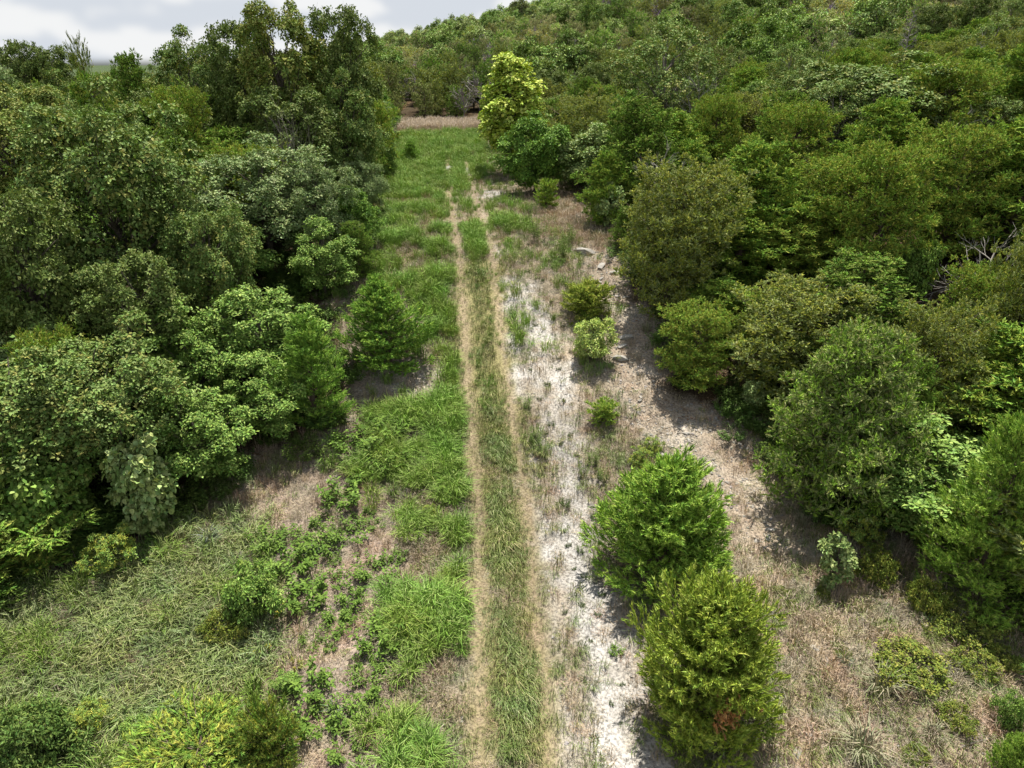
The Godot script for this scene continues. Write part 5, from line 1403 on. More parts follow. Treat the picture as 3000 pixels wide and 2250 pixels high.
	plant("cedar_tree", "cedar_olive", -16.5, 77.1, 7.1, 2.9, 171, "olive cedar far behind the dark leafy tree", "cedar")
	plant("cedar_tree", "cedar_dark", 27.5, 77.1, 6.0, 2.8, 204, "dark cedar just right of the fresh green leafy tree", "cedar")
	plant("leafy_tree", "silver_leaf", -44.1, 77.7, 5.3, 2.7, 137, "silvery leafy tree well behind the leaning oak crown", "tree")
	plant("cedar_tree", "cedar_olive", 9.2, 78.0, 5.0, 2.7, 108, "olive cedar well left of the fresh green leafy tree, towards the sparse grey oak", "cedar")
	plant("leafy_tree", "leafy_green", -35.2, 78.1, 6.0, 2.3, 45, "mid-green leafy tree well behind the small round oak crown", "tree")
	plant("cedar_tree", "cedar_green", 47.6, 78.1, 5.7, 2.9, 347, "yellow-green cedar well right of the dead grey cedar skeleton", "cedar")
	plant("leafy_tree", "leafy_green", -54.6, 78.4, 6.1, 1.9, 116, "mid-green leafy tree well behind the leaning oak crown", "tree")
	plant("cedar_tree", "cedar_green", 18.8, 78.5, 5.7, 3.2, 232, "yellow-green cedar left of the fresh green leafy tree", "cedar")
	plant("cedar_tree", "cedar_dark", -23.1, 78.7, 5.7, 3.0, 276, "dark cedar far right of the small round oak crown", "cedar")
	plant("cedar_tree", "cedar_olive", -62.7, 79.3, 6.4, 2.7, 213, "olive cedar far left of the leaning oak crown", "cedar")
	plant("cedar_tree", "cedar_pale", 62.0, 79.6, 5.8, 2.5, 203, "grey-green cedar far right of the dead grey cedar skeleton", "cedar")
	plant("cedar_tree", "cedar_dark", 56.5, 79.6, 5.4, 2.7, 26, "dark cedar far right of the dead grey cedar skeleton", "cedar")
	plant("bare_tree", "grey_crown", 42.0, 79.8, 4.7, 2.0, 173, "grey leafless tree well behind the dead grey cedar skeleton", "bare tree")
	plant("cedar_tree", "cedar_green", -31.2, 80.3, 6.2, 2.5, 348, "yellow-green cedar well behind the small round oak crown", "cedar")
	plant("oak_tree", "oak_deep", 15.0, 80.5, 6.4, 2.8, 166, "deep green oak well left of the fresh green leafy tree", "oak tree")
	plant("leafy_tree", "leafy_dense", -40.9, 80.5, 6.2, 2.1, 290, "dense green leafy tree well behind the forked oak crown", "tree")
	plant("oak_tree", "oak_gold", -28.1, 80.5, 7.6, 2.6, 253, "yellowish oak far behind the small round oak crown", "oak tree")
	plant("cedar_tree", "cedar_brown", 4.0, 80.6, 6.4, 2.9, 50, "thin brownish cedar far left of the fresh green leafy tree", "cedar")
	plant("cedar_tree", "cedar_green", 45.3, 80.6, 5.7, 2.7, 11, "yellow-green cedar well right of the dead grey cedar skeleton, towards the bare grey tree", "cedar")
	plant("cedar_tree", "cedar_olive", 32.1, 81.1, 4.7, 2.3, 279, "olive cedar right of the fresh green leafy tree", "cedar")
	plant("cedar_tree", "cedar_green", 27.3, 81.8, 5.0, 2.9, 74, "yellow-green cedar behind the fresh green leafy tree", "cedar")
	plant("leafy_tree", "leafy_dense", -14.5, 81.8, 5.4, 2.2, 203, "dense green leafy tree far behind the tall yellow-green conical tree", "tree")
	plant("leafy_tree", "leafy_green", -47.0, 83.0, 5.9, 2.3, 312, "mid-green leafy tree well behind the leaning oak crown, towards the forked oak crown", "tree")
	plant("oak_tree", "oak_deep", 56.0, 83.1, 7.6, 2.2, 97, "deep green oak far right of the dead grey cedar skeleton, towards the bare grey tree", "oak tree")
	plant("oak_tree", "oak_sparse", 37.7, 83.1, 5.5, 2.8, 169, "thin-crowned oak well behind the dead grey cedar skeleton", "oak tree")
	plant("cedar_tree", "cedar_olive", -35.3, 83.2, 6.7, 2.6, 111, "olive cedar well behind the small round oak crown", "cedar")
	plant("cedar_tree", "cedar_olive", -62.6, 83.4, 5.3, 3.1, 291, "olive cedar far left of the leaning oak crown, towards the forked oak crown", "cedar")
	plant("leafy_tree", "leafy_dense", -17.7, 83.4, 6.2, 2.0, 114, "dense green leafy tree far right of the small round oak crown", "tree")
	plant("cedar_tree", "cedar_olive", -54.4, 83.7, 5.5, 3.1, 174, "olive cedar far behind the leaning oak crown", "cedar")
	plant("leafy_tree", "leafy_green", -42.7, 83.8, 4.8, 2.0, 303, "mid-green leafy tree well behind the forked oak crown", "tree")
	plant("cedar_tree", "cedar_pale", -0.0, 83.9, 5.8, 2.6, 163, "grey-green cedar far behind the dark green cedar", "cedar")
	plant("cedar_tree", "cedar_dark", 24.1, 83.9, 4.7, 2.7, 342, "dark cedar behind the fresh green leafy tree", "cedar")
	plant("cedar_tree", "cedar_green", 49.7, 83.9, 6.1, 2.9, 298, "yellow-green cedar far right of the dead grey cedar skeleton", "cedar")
	plant("cedar_tree", "cedar_olive", -38.8, 83.9, 5.3, 2.6, 251, "olive cedar well behind the small round oak crown, towards the forked oak crown", "cedar")
	plant("oak_tree", "oak_deep", 4.1, 84.1, 7.1, 2.9, 314, "deep green oak far left of the fresh green leafy tree", "oak tree")
	plant("oak_tree", "oak_deep", 9.1, 84.5, 7.8, 2.5, 239, "deep green oak far left of the fresh green leafy tree, towards the sparse grey oak", "oak tree")
	plant("cedar_tree", "cedar_dark", 64.9, 84.9, 5.3, 2.6, 127, "dark cedar far right of the dead grey cedar skeleton, towards the bare grey tree", "cedar")
	plant("cedar_tree", "cedar_brown", 15.3, 85.0, 4.7, 2.6, 303, "thin brownish cedar well left of the fresh green leafy tree", "cedar")
	plant("oak_tree", "oak_deep", 20.1, 85.0, 7.2, 2.6, 159, "deep green oak well behind the fresh green leafy tree", "oak tree")
	plant("oak_tree", "oak_sparse", 43.1, 85.4, 6.4, 2.8, 125, "thin-crowned oak well behind the dead grey cedar skeleton, towards the fresh green leafy tree", "oak tree")
	plant("cedar_tree", "cedar_pale", 58.0, 85.6, 5.1, 2.7, 294, "grey-green cedar far right of the dead grey cedar skeleton, towards the bare grey tree", "cedar")
	plant("leafy_tree", "silver_leaf", -26.3, 85.8, 5.4, 2.3, 200, "silvery leafy tree far behind the small round oak crown", "tree")
	plant("cedar_tree", "cedar_olive", 34.7, 86.2, 5.2, 2.5, 285, "olive cedar well right of the fresh green leafy tree", "cedar")
	plant("cedar_tree", "cedar_olive", -60.4, 86.3, 6.7, 2.7, 203, "olive cedar far behind the leaning oak crown, towards the forked oak crown", "cedar")
	plant("leafy_tree", "silver_leaf", -36.1, 86.3, 6.5, 2.9, 99, "silvery leafy tree far behind the small round oak crown, towards the forked oak crown", "tree")
	plant("leafy_tree", "silver_leaf", -49.9, 86.5, 5.9, 2.4, 218, "silvery leafy tree far behind the leaning oak crown", "tree")
	plant("leafy_tree", "leafy_green", 30.3, 86.5, 4.8, 2.5, 38, "mid-green leafy tree well behind the fresh green leafy tree", "tree")
	plant("oak_tree", "oak_deep", 46.1, 86.6, 8.0, 2.8, 56, "deep green oak far behind the dead grey cedar skeleton", "oak tree")
	plant("leafy_tree", "leafy_green", -43.1, 87.6, 5.5, 2.2, 28, "mid-green leafy tree far behind the forked oak crown", "tree")
	plant("leafy_tree", "leafy_green", -65.7, 87.7, 4.6, 2.4, 124, "mid-green leafy tree far left of the leaning oak crown", "tree")
	plant("leafy_tree", "silver_leaf", -28.6, 87.9, 6.6, 2.6, 172, "sunlit silvery leafy tree far behind the small round oak crown", "tree")
	plant("bare_tree", "grey_crown", 24.7, 88.0, 3.9, 2.0, 109, "grey leafless tree well behind the fresh green leafy tree", "bare tree")
	plant("leafy_tree", "silver_leaf", -40.1, 88.4, 6.3, 2.4, 286, "narrower silvery leafy tree far behind the small round oak crown", "tree")
	plant("oak_tree", "oak_deep", 51.4, 88.5, 8.1, 2.8, 84, "densely leaved deep green oak far right of the dead grey cedar skeleton", "oak tree")
	plant("cedar_tree", "cedar_olive", 7.9, 88.9, 6.0, 3.0, 324, "olive cedar far left of the fresh green leafy tree", "cedar")
	plant("cedar_tree", "cedar_pale", 56.0, 89.1, 5.8, 3.1, 132, "sunlit grey-green cedar far right of the dead grey cedar skeleton", "cedar")
	plant("oak_tree", "oak_sparse", 61.3, 89.3, 5.7, 2.2, 350, "thin-crowned oak far right of the dead grey cedar skeleton", "oak tree")
	plant("cedar_tree", "cedar_green", -50.3, 89.6, 5.8, 3.1, 336, "yellow-green cedar far behind the leaning oak crown", "cedar")
	plant("leafy_tree", "leafy_green", -21.0, 89.7, 5.2, 2.3, 18, "mid-green leafy tree far behind the small round oak crown", "tree")
	plant("cedar_tree", "cedar_dark", -72.8, 89.8, 5.8, 2.5, 42, "dark cedar far left of the leaning oak crown", "cedar")
	plant("cedar_tree", "cedar_pale", 3.3, 89.8, 5.3, 3.1, 340, "grey-green cedar far left of the fresh green leafy tree", "cedar")
	plant("bare_tree", "grey_crown", 20.2, 89.9, 4.8, 1.8, 163, "grey leafless tree well behind the fresh green leafy tree, towards the dead grey cedar skeleton", "bare tree")
	plant("cedar_tree", "cedar_olive", 41.9, 90.0, 5.7, 2.4, 129, "olive cedar far behind the dead grey cedar skeleton", "cedar")
	plant("cedar_tree", "cedar_olive", -1.4, 90.2, 5.8, 2.8, 199, "olive cedar far left of the fresh green leafy tree, towards the dark green cedar", "cedar")
	plant("oak_tree", "oak_sparse", 38.0, 90.2, 6.8, 2.4, 5, "thin-crowned oak far right of the fresh green leafy tree", "oak tree")
	plant("cedar_tree", "cedar_green", -17.2, 90.2, 6.5, 2.7, 248, "yellow-green cedar far right of the small round oak crown", "cedar")
	plant("oak_tree", "oak_broad", -58.8, 90.3, 8.1, 3.3, 66, "olive oak far behind the leaning oak crown", "oak tree")
	plant("cedar_tree", "cedar_green", 67.3, 90.8, 5.4, 2.6, 83, "yellow-green cedar far right of the dead grey cedar skeleton, towards the bare grey tree", "cedar")
	plant("cedar_tree", "cedar_green", 13.5, 90.9, 5.3, 2.4, 141, "yellow-green cedar far behind the fresh green leafy tree", "cedar")
	plant("oak_tree", "oak_deep", -55.3, 91.0, 9.3, 2.4, 331, "deep green oak far behind the leaning oak crown", "oak tree")
	plant("cedar_tree", "cedar_green", 33.1, 91.1, 4.9, 2.6, 19, "yellow-green cedar well behind the fresh green leafy tree", "cedar")
	plant("leafy_tree", "silver_leaf", -64.3, 91.4, 5.4, 2.3, 57, "silvery leafy tree far behind the leaning oak crown, towards the forked oak crown", "tree")
	plant("oak_tree", "oak_broad", -42.8, 92.1, 8.3, 2.6, 86, "olive oak far behind the forked oak crown", "oak tree")
	plant("leafy_tree", "leafy_green", -27.8, 92.3, 5.2, 2.1, 260, "mid-green leafy tree far behind the small round oak crown, towards the forked oak crown", "tree")
	plant("cedar_tree", "cedar_olive", 29.3, 92.3, 4.7, 2.8, 99, "olive cedar well behind the fresh green leafy tree", "cedar")
	plant("cedar_tree", "cedar_olive", 55.6, 92.9, 6.1, 3.0, 148, "olive cedar far right of the dead grey cedar skeleton, towards the fresh green leafy tree", "cedar")
	plant("leafy_tree", "leafy_green", 51.4, 93.4, 5.3, 2.5, 55, "mid-green leafy tree far behind the dead grey cedar skeleton", "tree")
	plant("cedar_tree", "cedar_olive", 47.7, 93.6, 5.2, 2.5, 50, "olive cedar far behind the dead grey cedar skeleton, towards the fresh green leafy tree", "cedar")
	plant("leafy_tree", "leafy_green", 41.7, 93.8, 5.4, 2.1, 128, "mid-green leafy tree far behind the dead grey cedar skeleton, towards the fresh green leafy tree", "tree")
	plant("oak_tree", "oak_broad", -70.0, 93.9, 8.6, 3.2, 185, "olive oak far left of the leaning oak crown", "oak tree")
	plant("cedar_tree", "cedar_green", -18.8, 94.3, 7.1, 2.8, 142, "yellow-green cedar far behind the small round oak crown", "cedar")
	plant("oak_tree", "oak_gold", -56.7, 94.3, 8.5, 2.6, 73, "yellowish oak far behind the leaning oak crown", "oak tree")
	plant("cedar_tree", "cedar_green", 37.6, 94.6, 4.9, 3.0, 31, "yellow-green cedar far behind the fresh green leafy tree, towards the dead grey cedar skeleton", "cedar")
	plant("oak_tree", "oak_sparse", 7.0, 94.6, 6.1, 2.7, 98, "thin-crowned oak far left of the fresh green leafy tree", "oak tree")
	plant("bare_tree", "grey_crown", 1.3, 94.8, 5.4, 1.8, 187, "grey leafless tree far left of the fresh green leafy tree", "bare tree")
	plant("cedar_tree", "cedar_green", -46.1, 94.9, 5.6, 3.0, 101, "yellow-green cedar far behind the leaning oak crown, towards the forked oak crown", "cedar")
	plant("cedar_tree", "cedar_green", -39.9, 95.1, 5.9, 2.3, 0, "yellow-green cedar far behind the small round oak crown, towards the forked oak crown", "cedar")
	plant("bare_tree", "grey_crown", 13.3, 95.1, 4.3, 2.2, 326, "grey leafless tree far behind the fresh green leafy tree", "bare tree")
	plant("leafy_tree", "leafy_green", -50.2, 95.1, 5.8, 2.0, 246, "mid-green leafy tree far behind the leaning oak crown", "tree")
	plant("oak_tree", "oak_gold", -36.3, 95.3, 9.0, 2.6, 215, "yellowish oak far behind the small round oak crown, towards the forked oak crown", "oak tree")
	plant("leafy_tree", "leafy_green", 28.3, 95.4, 4.5, 2.4, 237, "mid-green leafy tree far behind the fresh green leafy tree", "tree")
	plant("oak_tree", "oak_sparse", 59.7, 95.4, 7.5, 2.4, 315, "thin-crowned oak far right of the dead grey cedar skeleton, towards the bare grey tree", "oak tree")
	plant("leafy_tree", "leafy_green", 65.3, 95.7, 5.4, 2.2, 99, "mid-green leafy tree far right of the dead grey cedar skeleton, towards the bare grey tree", "tree")
	plant("bare_tree", "grey_crown", 34.5, 95.9, 4.8, 1.8, 18, "grey leafless tree far behind the fresh green leafy tree, towards the dead grey cedar skeleton", "bare tree")
	plant("bare_tree", "grey_crown", 69.1, 96.0, 4.9, 1.9, 190, "grey leafless tree far right of the dead grey cedar skeleton", "bare tree")
	plant("oak_tree", "oak_deep", -59.7, 96.1, 8.6, 2.2, 117, "deep green oak far behind the leaning oak crown, towards the forked oak crown", "oak tree")
	plant("cedar_tree", "cedar_green", -31.0, 96.1, 5.5, 2.4, 272, "sunlit yellow-green cedar far behind the small round oak crown", "cedar")
	plant("cedar_tree", "cedar_green", 19.5, 96.4, 6.2, 2.6, 61, "sunlit yellow-green cedar far behind the fresh green leafy tree", "cedar")
	plant("bare_tree", "grey_crown", 52.8, 97.3, 5.2, 1.9, 298, "grey leafless tree far behind the dead grey cedar skeleton", "bare tree")
	plant("cedar_tree", "cedar_olive", 78.8, 97.6, 6.4, 2.6, 146, "olive cedar far right of the dead grey cedar skeleton, towards the bare grey tree", "cedar")
	plant("cedar_tree", "cedar_green", 56.9, 97.7, 5.5, 3.0, 246, "yellow-green cedar far behind the dead grey cedar skeleton", "cedar")
	plant("leafy_tree", "leafy_dense", -53.5, 97.7, 4.8, 2.0, 275, "dense green leafy tree far behind the leaning oak crown", "tree")
	plant("oak_tree", "oak_sparse", 45.0, 97.8, 5.7, 3.0, 148, "thin-crowned oak far behind the dead grey cedar skeleton", "oak tree")
	plant("cedar_tree", "cedar_green", -19.8, 97.8, 6.2, 3.0, 201, "narrower yellow-green cedar far behind the small round oak crown", "cedar")
	plant("bare_tree", "grey_crown", 62.3, 97.8, 4.5, 1.9, 182, "grey leafless tree far right of the dead grey cedar skeleton, towards the bare grey tree", "bare tree")
	plant("leafy_tree", "leafy_green", 7.1, 98.1, 4.9, 2.5, 77, "mid-green leafy tree far behind the fresh green leafy tree, towards the sparse grey oak", "tree")
	plant("oak_tree", "oak_sparse", 22.5, 98.3, 6.8, 2.8, 227, "thin-crowned oak far behind the fresh green leafy tree", "oak tree")
	plant("cedar_tree", "cedar_brown", 13.0, 98.7, 6.3, 2.5, 5, "thin brownish cedar far behind the fresh green leafy tree", "cedar")
	plant("leafy_tree", "leafy_green", -37.6, 99.0, 5.3, 2.0, 69, "sunlit mid-green leafy tree far behind the small round oak crown", "tree")
	plant("oak_tree", "oak_broad", -42.9, 99.2, 8.1, 2.6, 170, "olive oak far behind the forked oak crown, towards the leaning oak crown", "oak tree")
	plant("cedar_tree", "cedar_green", -70.2, 99.2, 7.2, 2.6, 24, "tall yellow-green cedar far behind the leaning oak crown, towards the forked oak crown", "cedar")
	plant("leafy_tree", "leafy_green", -29.4, 99.6, 5.2, 1.9, 283, "narrower mid-green leafy tree far behind the small round oak crown", "tree")
	plant("bare_tree", "grey_crown", 1.9, 99.6, 4.5, 2.1, 105, "grey leafless tree far left of the fresh green leafy tree, towards the sparse grey oak", "bare tree")
	plant("cedar_tree", "cedar_green", -33.9, 99.8, 5.6, 2.7, 157, "wider yellow-green cedar far behind the small round oak crown", "cedar")
	plant("cedar_tree", "cedar_dark", 16.9, 99.9, 6.4, 2.7, 80, "dark cedar far behind the fresh green leafy tree", "cedar")
	plant("oak_tree", "oak_deep", 65.4, 100.3, 7.8, 2.9, 20, "deep green oak far right of the bare grey tree, beyond the dead grey cedar skeleton", "oak tree")
	plant("oak_tree", "oak_sparse", 29.6, 100.6, 6.6, 2.6, 145, "thin-crowned oak far behind the fresh green leafy tree, towards the dead grey cedar skeleton", "oak tree")
	plant("oak_tree", "far_oak", 0.31, 262.00, 9.79, 4.46, 22, "dark round oak standing out on the far skyline", "oak tree")
	plant("oak_tree", "far_oak", -9.28, 258.00, 7.14, 3.50, 202, "small oak on the far skyline left of the dark round one", "oak tree")
	plant("oak_tree", "far_oak", -14.46, 255.00, 6.36, 2.26, 317, "lone thin oak at the skyline's left end on the far hill", "oak tree")

func small_plants() -> void:
	plant("weed", "gravel_weed", 1.76, 19.39, 0.31, 0.27, 121, "dark weed clump standing alone where the white gravel is widest above the bushy cedar", "weed")
	plant("weed", "leafy_weed", 2.70, 13.72, 0.22, 0.20, 62, "green leafy weed between the white gravel and the yellow-green cedar", "weed")
	plant("weed", "gravel_weed", 0.89, 21.79, 0.25, 0.21, 169, "small grey-green weed tuft sprouting alone from the white gravel", "weed", "small weeds on the white gravel")
	plant("weed", "gravel_weed", 0.74, 22.68, 0.21, 0.19, 90, "small grey-green weed tuft sprouting alone from the white gravel", "weed", "small weeds on the white gravel")
	plant("weed", "gravel_weed", 1.48, 23.30, 0.22, 0.19, 148, "small grey-green weed tuft sprouting alone from the white gravel", "weed", "small weeds on the white gravel")
	plant("weed", "gravel_weed", 1.26, 22.84, 0.18, 0.15, 235, "small grey-green weed tuft sprouting alone from the white gravel", "weed", "small weeds on the white gravel")
	plant("weed", "gravel_weed", 1.87, 26.18, 0.16, 0.14, 13, "small grey-green weed tuft sprouting alone from the white gravel", "weed", "small weeds on the white gravel")
	plant("weed", "gravel_weed", 1.92, 26.82, 0.16, 0.14, 21, "small grey-green weed tuft sprouting alone from the white gravel", "weed", "small weeds on the white gravel")
	plant("weed", "gravel_weed", 1.02, 20.81, 0.18, 0.16, 182, "small grey-green weed tuft sprouting alone from the white gravel", "weed", "small weeds on the white gravel")
	plant("weed", "gravel_weed", 1.91, 15.29, 0.13, 0.12, 357, "small grey-green weed tuft sprouting alone from the white gravel", "weed", "small weeds on the white gravel")
	plant("weed", "gravel_weed", 1.45, 15.02, 0.12, 0.10, 42, "small grey-green weed tuft sprouting alone from the white gravel", "weed", "small weeds on the white gravel")
	plant("weed", "gravel_weed", 1.75, 12.91, 0.15, 0.13, 146, "small grey-green weed tuft sprouting alone from the white gravel", "weed", "small weeds on the white gravel")
	plant("weed", "gravel_weed", 2.33, 14.94, 0.15, 0.13, 345, "small grey-green weed tuft sprouting alone from the white gravel", "weed", "small weeds on the white gravel")
	plant("weed", "gravel_weed", 1.91, 11.40, 0.12, 0.11, 167, "small grey-green weed tuft sprouting alone from the white gravel", "weed", "small weeds on the white gravel")
	plant("weed", "gravel_weed", 1.39, 25.36, 0.19, 0.16, 9, "small grey-green weed tuft sprouting alone from the white gravel", "weed", "small weeds on the white gravel")
	plant("weed", "gravel_weed", 0.60, 24.14, 0.20, 0.18, 165, "small grey-green weed tuft sprouting alone from the white gravel", "weed", "small weeds on the white gravel")
	plant("weed", "gravel_weed", 1.07, 24.62, 0.16, 0.14, 147, "small grey-green weed tuft sprouting alone from the white gravel", "weed", "small weeds on the white gravel")
	plant("weed", "gravel_weed", 2.49, 27.20, 0.20, 0.17, 164, "small grey-green weed tuft sprouting alone from the white gravel", "weed", "small weeds on the white gravel")
	plant("weed", "gravel_weed", 1.75, 30.43, 0.17, 0.15, 78, "small grey-green weed tuft sprouting alone from the white gravel", "weed", "small weeds on the white gravel")
	plant("weed", "gravel_weed", 2.16, 28.83, 0.17, 0.15, 333, "small grey-green weed tuft sprouting alone from the white gravel", "weed", "small weeds on the white gravel")
	plant("weed", "gravel_weed", 1.74, 17.73, 0.15, 0.13, 210, "small grey-green weed tuft sprouting alone from the white gravel", "weed", "small weeds on the white gravel")
	plant("weed", "gravel_weed", 2.06, 17.44, 0.19, 0.17, 317, "small grey-green weed tuft sprouting alone from the white gravel", "weed", "small weeds on the white gravel")
	plant("weed", "gravel_weed", 1.60, 18.33, 0.13, 0.12, 348, "small grey-green weed tuft sprouting alone from the white gravel", "weed", "small weeds on the white gravel")
	plant("weed", "gravel_weed", 1.83, 16.75, 0.11, 0.10, 39, "small grey-green weed tuft sprouting alone from the white gravel", "weed", "small weeds on the white gravel")
	plant("weed", "gravel_weed", 2.10, 16.38, 0.14, 0.12, 150, "small grey-green weed tuft sprouting alone from the white gravel", "weed", "small weeds on the white gravel")
	plant("weed", "gravel_weed", 2.06, 14.12, 0.10, 0.09, 316, "small grey-green weed tuft sprouting alone from the white gravel", "weed", "small weeds on the white gravel")
	plant("weed", "gravel_weed", 1.99, 24.43, 0.16, 0.14, 98, "small grey-green weed tuft sprouting alone from the white gravel", "weed", "small weeds on the white gravel")
	plant("weed", "gravel_weed", 2.14, 22.79, 0.18, 0.15, 227, "small grey-green weed tuft sprouting alone from the white gravel", "weed", "small weeds on the white gravel")
	plant("weed", "gravel_weed", 2.30, 21.79, 0.15, 0.13, 149, "small grey-green weed tuft sprouting alone from the white gravel", "weed", "small weeds on the white gravel")
	plant("weed", "gravel_weed", 1.77, 22.34, 0.13, 0.12, 69, "small grey-green weed tuft sprouting alone from the white gravel", "weed", "small weeds on the white gravel")
	plant("weed", "gravel_weed", 0.75, 26.18, 0.15, 0.13, 128, "small grey-green weed tuft sprouting alone from the white gravel", "weed", "small weeds on the white gravel")
	plant("weed", "gravel_weed", 1.04, 28.98, 0.16, 0.14, 195, "small grey-green weed tuft sprouting alone from the white gravel", "weed", "small weeds on the white gravel")
	plant("weed", "gravel_weed", 2.53, 30.94, 0.19, 0.17, 306, "small grey-green weed tuft sprouting alone from the white gravel", "weed", "small weeds on the white gravel")
	plant("weed", "gravel_weed", 1.43, 32.05, 0.19, 0.16, 81, "small grey-green weed tuft sprouting alone from the white gravel", "weed", "small weeds on the white gravel")
	plant("weed", "gravel_weed", 0.75, 32.86, 0.20, 0.18, 169, "small grey-green weed tuft sprouting alone from the white gravel", "weed", "small weeds on the white gravel")
	plant("weed", "gravel_weed", 2.38, 12.26, 0.11, 0.10, 293, "small grey-green weed tuft sprouting alone from the white gravel", "weed", "small weeds on the white gravel")
	plant("weed", "gravel_weed", 2.82, 11.54, 0.12, 0.11, 4, "small grey-green weed tuft sprouting alone from the white gravel", "weed", "small weeds on the white gravel")
	plant("weed", "gravel_weed", 2.73, 12.78, 0.10, 0.09, 186, "small grey-green weed tuft sprouting alone from the white gravel", "weed", "small weeds on the white gravel")
	plant("weed", "gravel_weed", 2.53, 15.66, 0.17, 0.14, 22, "small grey-green weed tuft sprouting alone from the white gravel", "weed", "small weeds on the white gravel")
	plant("weed", "gravel_weed", 2.62, 18.94, 0.17, 0.15, 232, "small grey-green weed tuft sprouting alone from the white gravel", "weed", "small weeds on the white gravel")
	plant("weed", "tall_weed", 2.78, 21.24, 0.71, 0.27, 86, "upright green weed clump at the border of the white gravel", "weed", "upright weeds beside the gravel")
	plant("weed", "tall_weed", 2.48, 20.81, 0.54, 0.21, 186, "upright green weed clump at the border of the white gravel", "weed", "upright weeds beside the gravel")
	plant("weed", "tall_weed", 0.87, 22.34, 0.74, 0.28, 185, "upright green weed clump at the border of the white gravel", "weed", "upright weeds beside the gravel")
	plant("weed", "tall_weed", 1.08, 21.79, 0.60, 0.23, 148, "upright green weed clump at the border of the white gravel", "weed", "upright weeds beside the gravel")
	plant("weed", "tall_weed", 3.07, 20.60, 0.62, 0.24, 292, "upright green weed clump at the border of the white gravel", "weed", "upright weeds beside the gravel")
	plant("weed", "tall_weed", 2.26, 34.23, 1.19, 0.46, 49, "upright green weed clump at the border of the white gravel", "weed", "upright weeds beside the gravel")
	plant("weed", "tall_weed", 1.42, 36.64, 1.38, 0.53, 224, "upright green weed clump at the border of the white gravel", "weed", "upright weeds beside the gravel")
	plant("weed", "tall_weed", 2.82, 35.93, 1.11, 0.43, 106, "upright green weed clump at the border of the white gravel", "weed", "upright weeds beside the gravel")
	plant("weed", "tall_weed", 1.18, 41.33, 1.05, 0.40, 217, "upright green weed clump at the border of the white gravel", "weed", "upright weeds beside the gravel")
	plant("grass_clump", "bluestem", -9.27, 17.73, 0.71, 0.44, 106, "blue-grey bunchgrass beside the wood's tan grassy edge", "grass clump")
	plant("grass_clump", "bluestem", -6.02, 17.24, 0.45, 0.28, 58, "thin blue-grey bunchgrass standing between green leafy weeds", "grass clump")
	plant("grass_clump", "bluestem", -8.48, 18.13, 0.42, 0.26, 30, "small grey bunchgrass right of the blue-grey bunchgrass at the wood's edge", "grass clump")
	plant("grass_clump", "bluestem", -4.20, 11.95, 0.45, 0.28, 31, "blue-grey bunchgrass on bare pinkish ground left of the tall green strip", "grass clump")
	plant("grass_clump", "bluestem", 8.38, 13.30, 0.37, 0.23, 28, "blue-grey bunchgrass on the dry slope above the broad grey bunchgrass", "grass clump")
	plant("grass_clump", "bluestem", 11.48, 15.98, 0.36, 0.22, 86, "blue-grey bunchgrass above the small yellow-green shrub by the wood", "grass clump")
	plant("grass_clump", "bluestem", 10.93, 16.23, 0.32, 0.20, 304, "blue-grey bunchgrass at the foot of the low yellowish shrub", "grass clump")
	plant("grass_clump", "grey_bunch", 8.92, 12.49, 0.80, 0.59, 346, "broad grey-green bunchgrass left of the spreading yellowish shrub", "grass clump")
	plant("grass_clump", "grey_bunch", 7.79, 10.91, 0.91, 0.67, 76, "sprawling grey-green bunchgrass at the bottom of the dry slope", "grass clump")
	plant("grass_clump", "grey_bunch", 9.51, 11.27, 0.50, 0.37, 310, "grey-green bunchgrass near the bottom right shade", "grass clump")
	plant("grass_clump", "grey_bunch", 8.50, 24.01, 0.55, 0.40, 20, "pale bunchgrass at the top of the rocky bank under cedars", "grass clump")
	plant("grass_clump", "grey_bunch", 9.20, 18.66, 0.50, 0.37, 279, "tan-green bunchgrass at the front foot of the large grey-green cedar", "grass clump")
	plant("grass_clump", "grey_bunch", 5.74, 28.53, 0.56, 0.42, 251, "grey bunchgrass in the shade of the wide grey-green cedar", "grass clump")
	plant("grass_clump", "grey_bunch", -6.79, 28.10, 0.53, 0.39, 298, "grey bunchgrass behind the lone conical cedar", "grass clump")
	plant("grass_clump", "green_bunch", -5.78, 14.99, 0.46, 0.33, 127, "round grey-green clump alone on pinkish bare soil", "grass clump")
	plant("grass_clump", "green_bunch", -3.95, 19.86, 0.54, 0.39, 164, "green grass clump between bare soil and the tall green strip", "grass clump")
	plant("grass_clump", "green_bunch", 0.04, 10.86, 0.46, 0.33, 18, "yellowish fan-shaped clump in the middle of the lane", "grass clump")
	plant("grass_clump", "green_bunch", -1.79, 11.14, 0.59, 0.42, 62, "bright fan of green grass at the lower end of the tall strip", "grass clump")
	plant("grass_clump", "green_bunch", 1.80, 29.29, 0.42, 0.30, 270, "tall green grass clump beside the narrow white gravel streak", "grass clump")
	plant("weed", "yellow_weed", -6.54, 14.99, 0.44, 0.44, 149, "yellow-leaved weed at the foot of the dense dark green leafy bush", "weed")
	plant("weed", "yellow_weed", -7.30, 13.90, 0.33, 0.33, 209, "yellow-flecked weed left of the dense dark green leafy bush", "weed")
	plant("weed", "yellow_weed", -6.51, 13.68, 0.36, 0.36, 333, "yellow-green weed in front of the dense dark green leafy bush", "weed")
	plant("weed", "yellow_weed", -5.46, 13.32, 0.23, 0.23, 102, "small yellowish weed where broad grass meets bare soil", "weed")
	plant("sprout", "pale_round", 11.13, 18.33, 0.55, 0.26, 244, "bright lime sprout in front of the large grey-green cedar", "sprout")
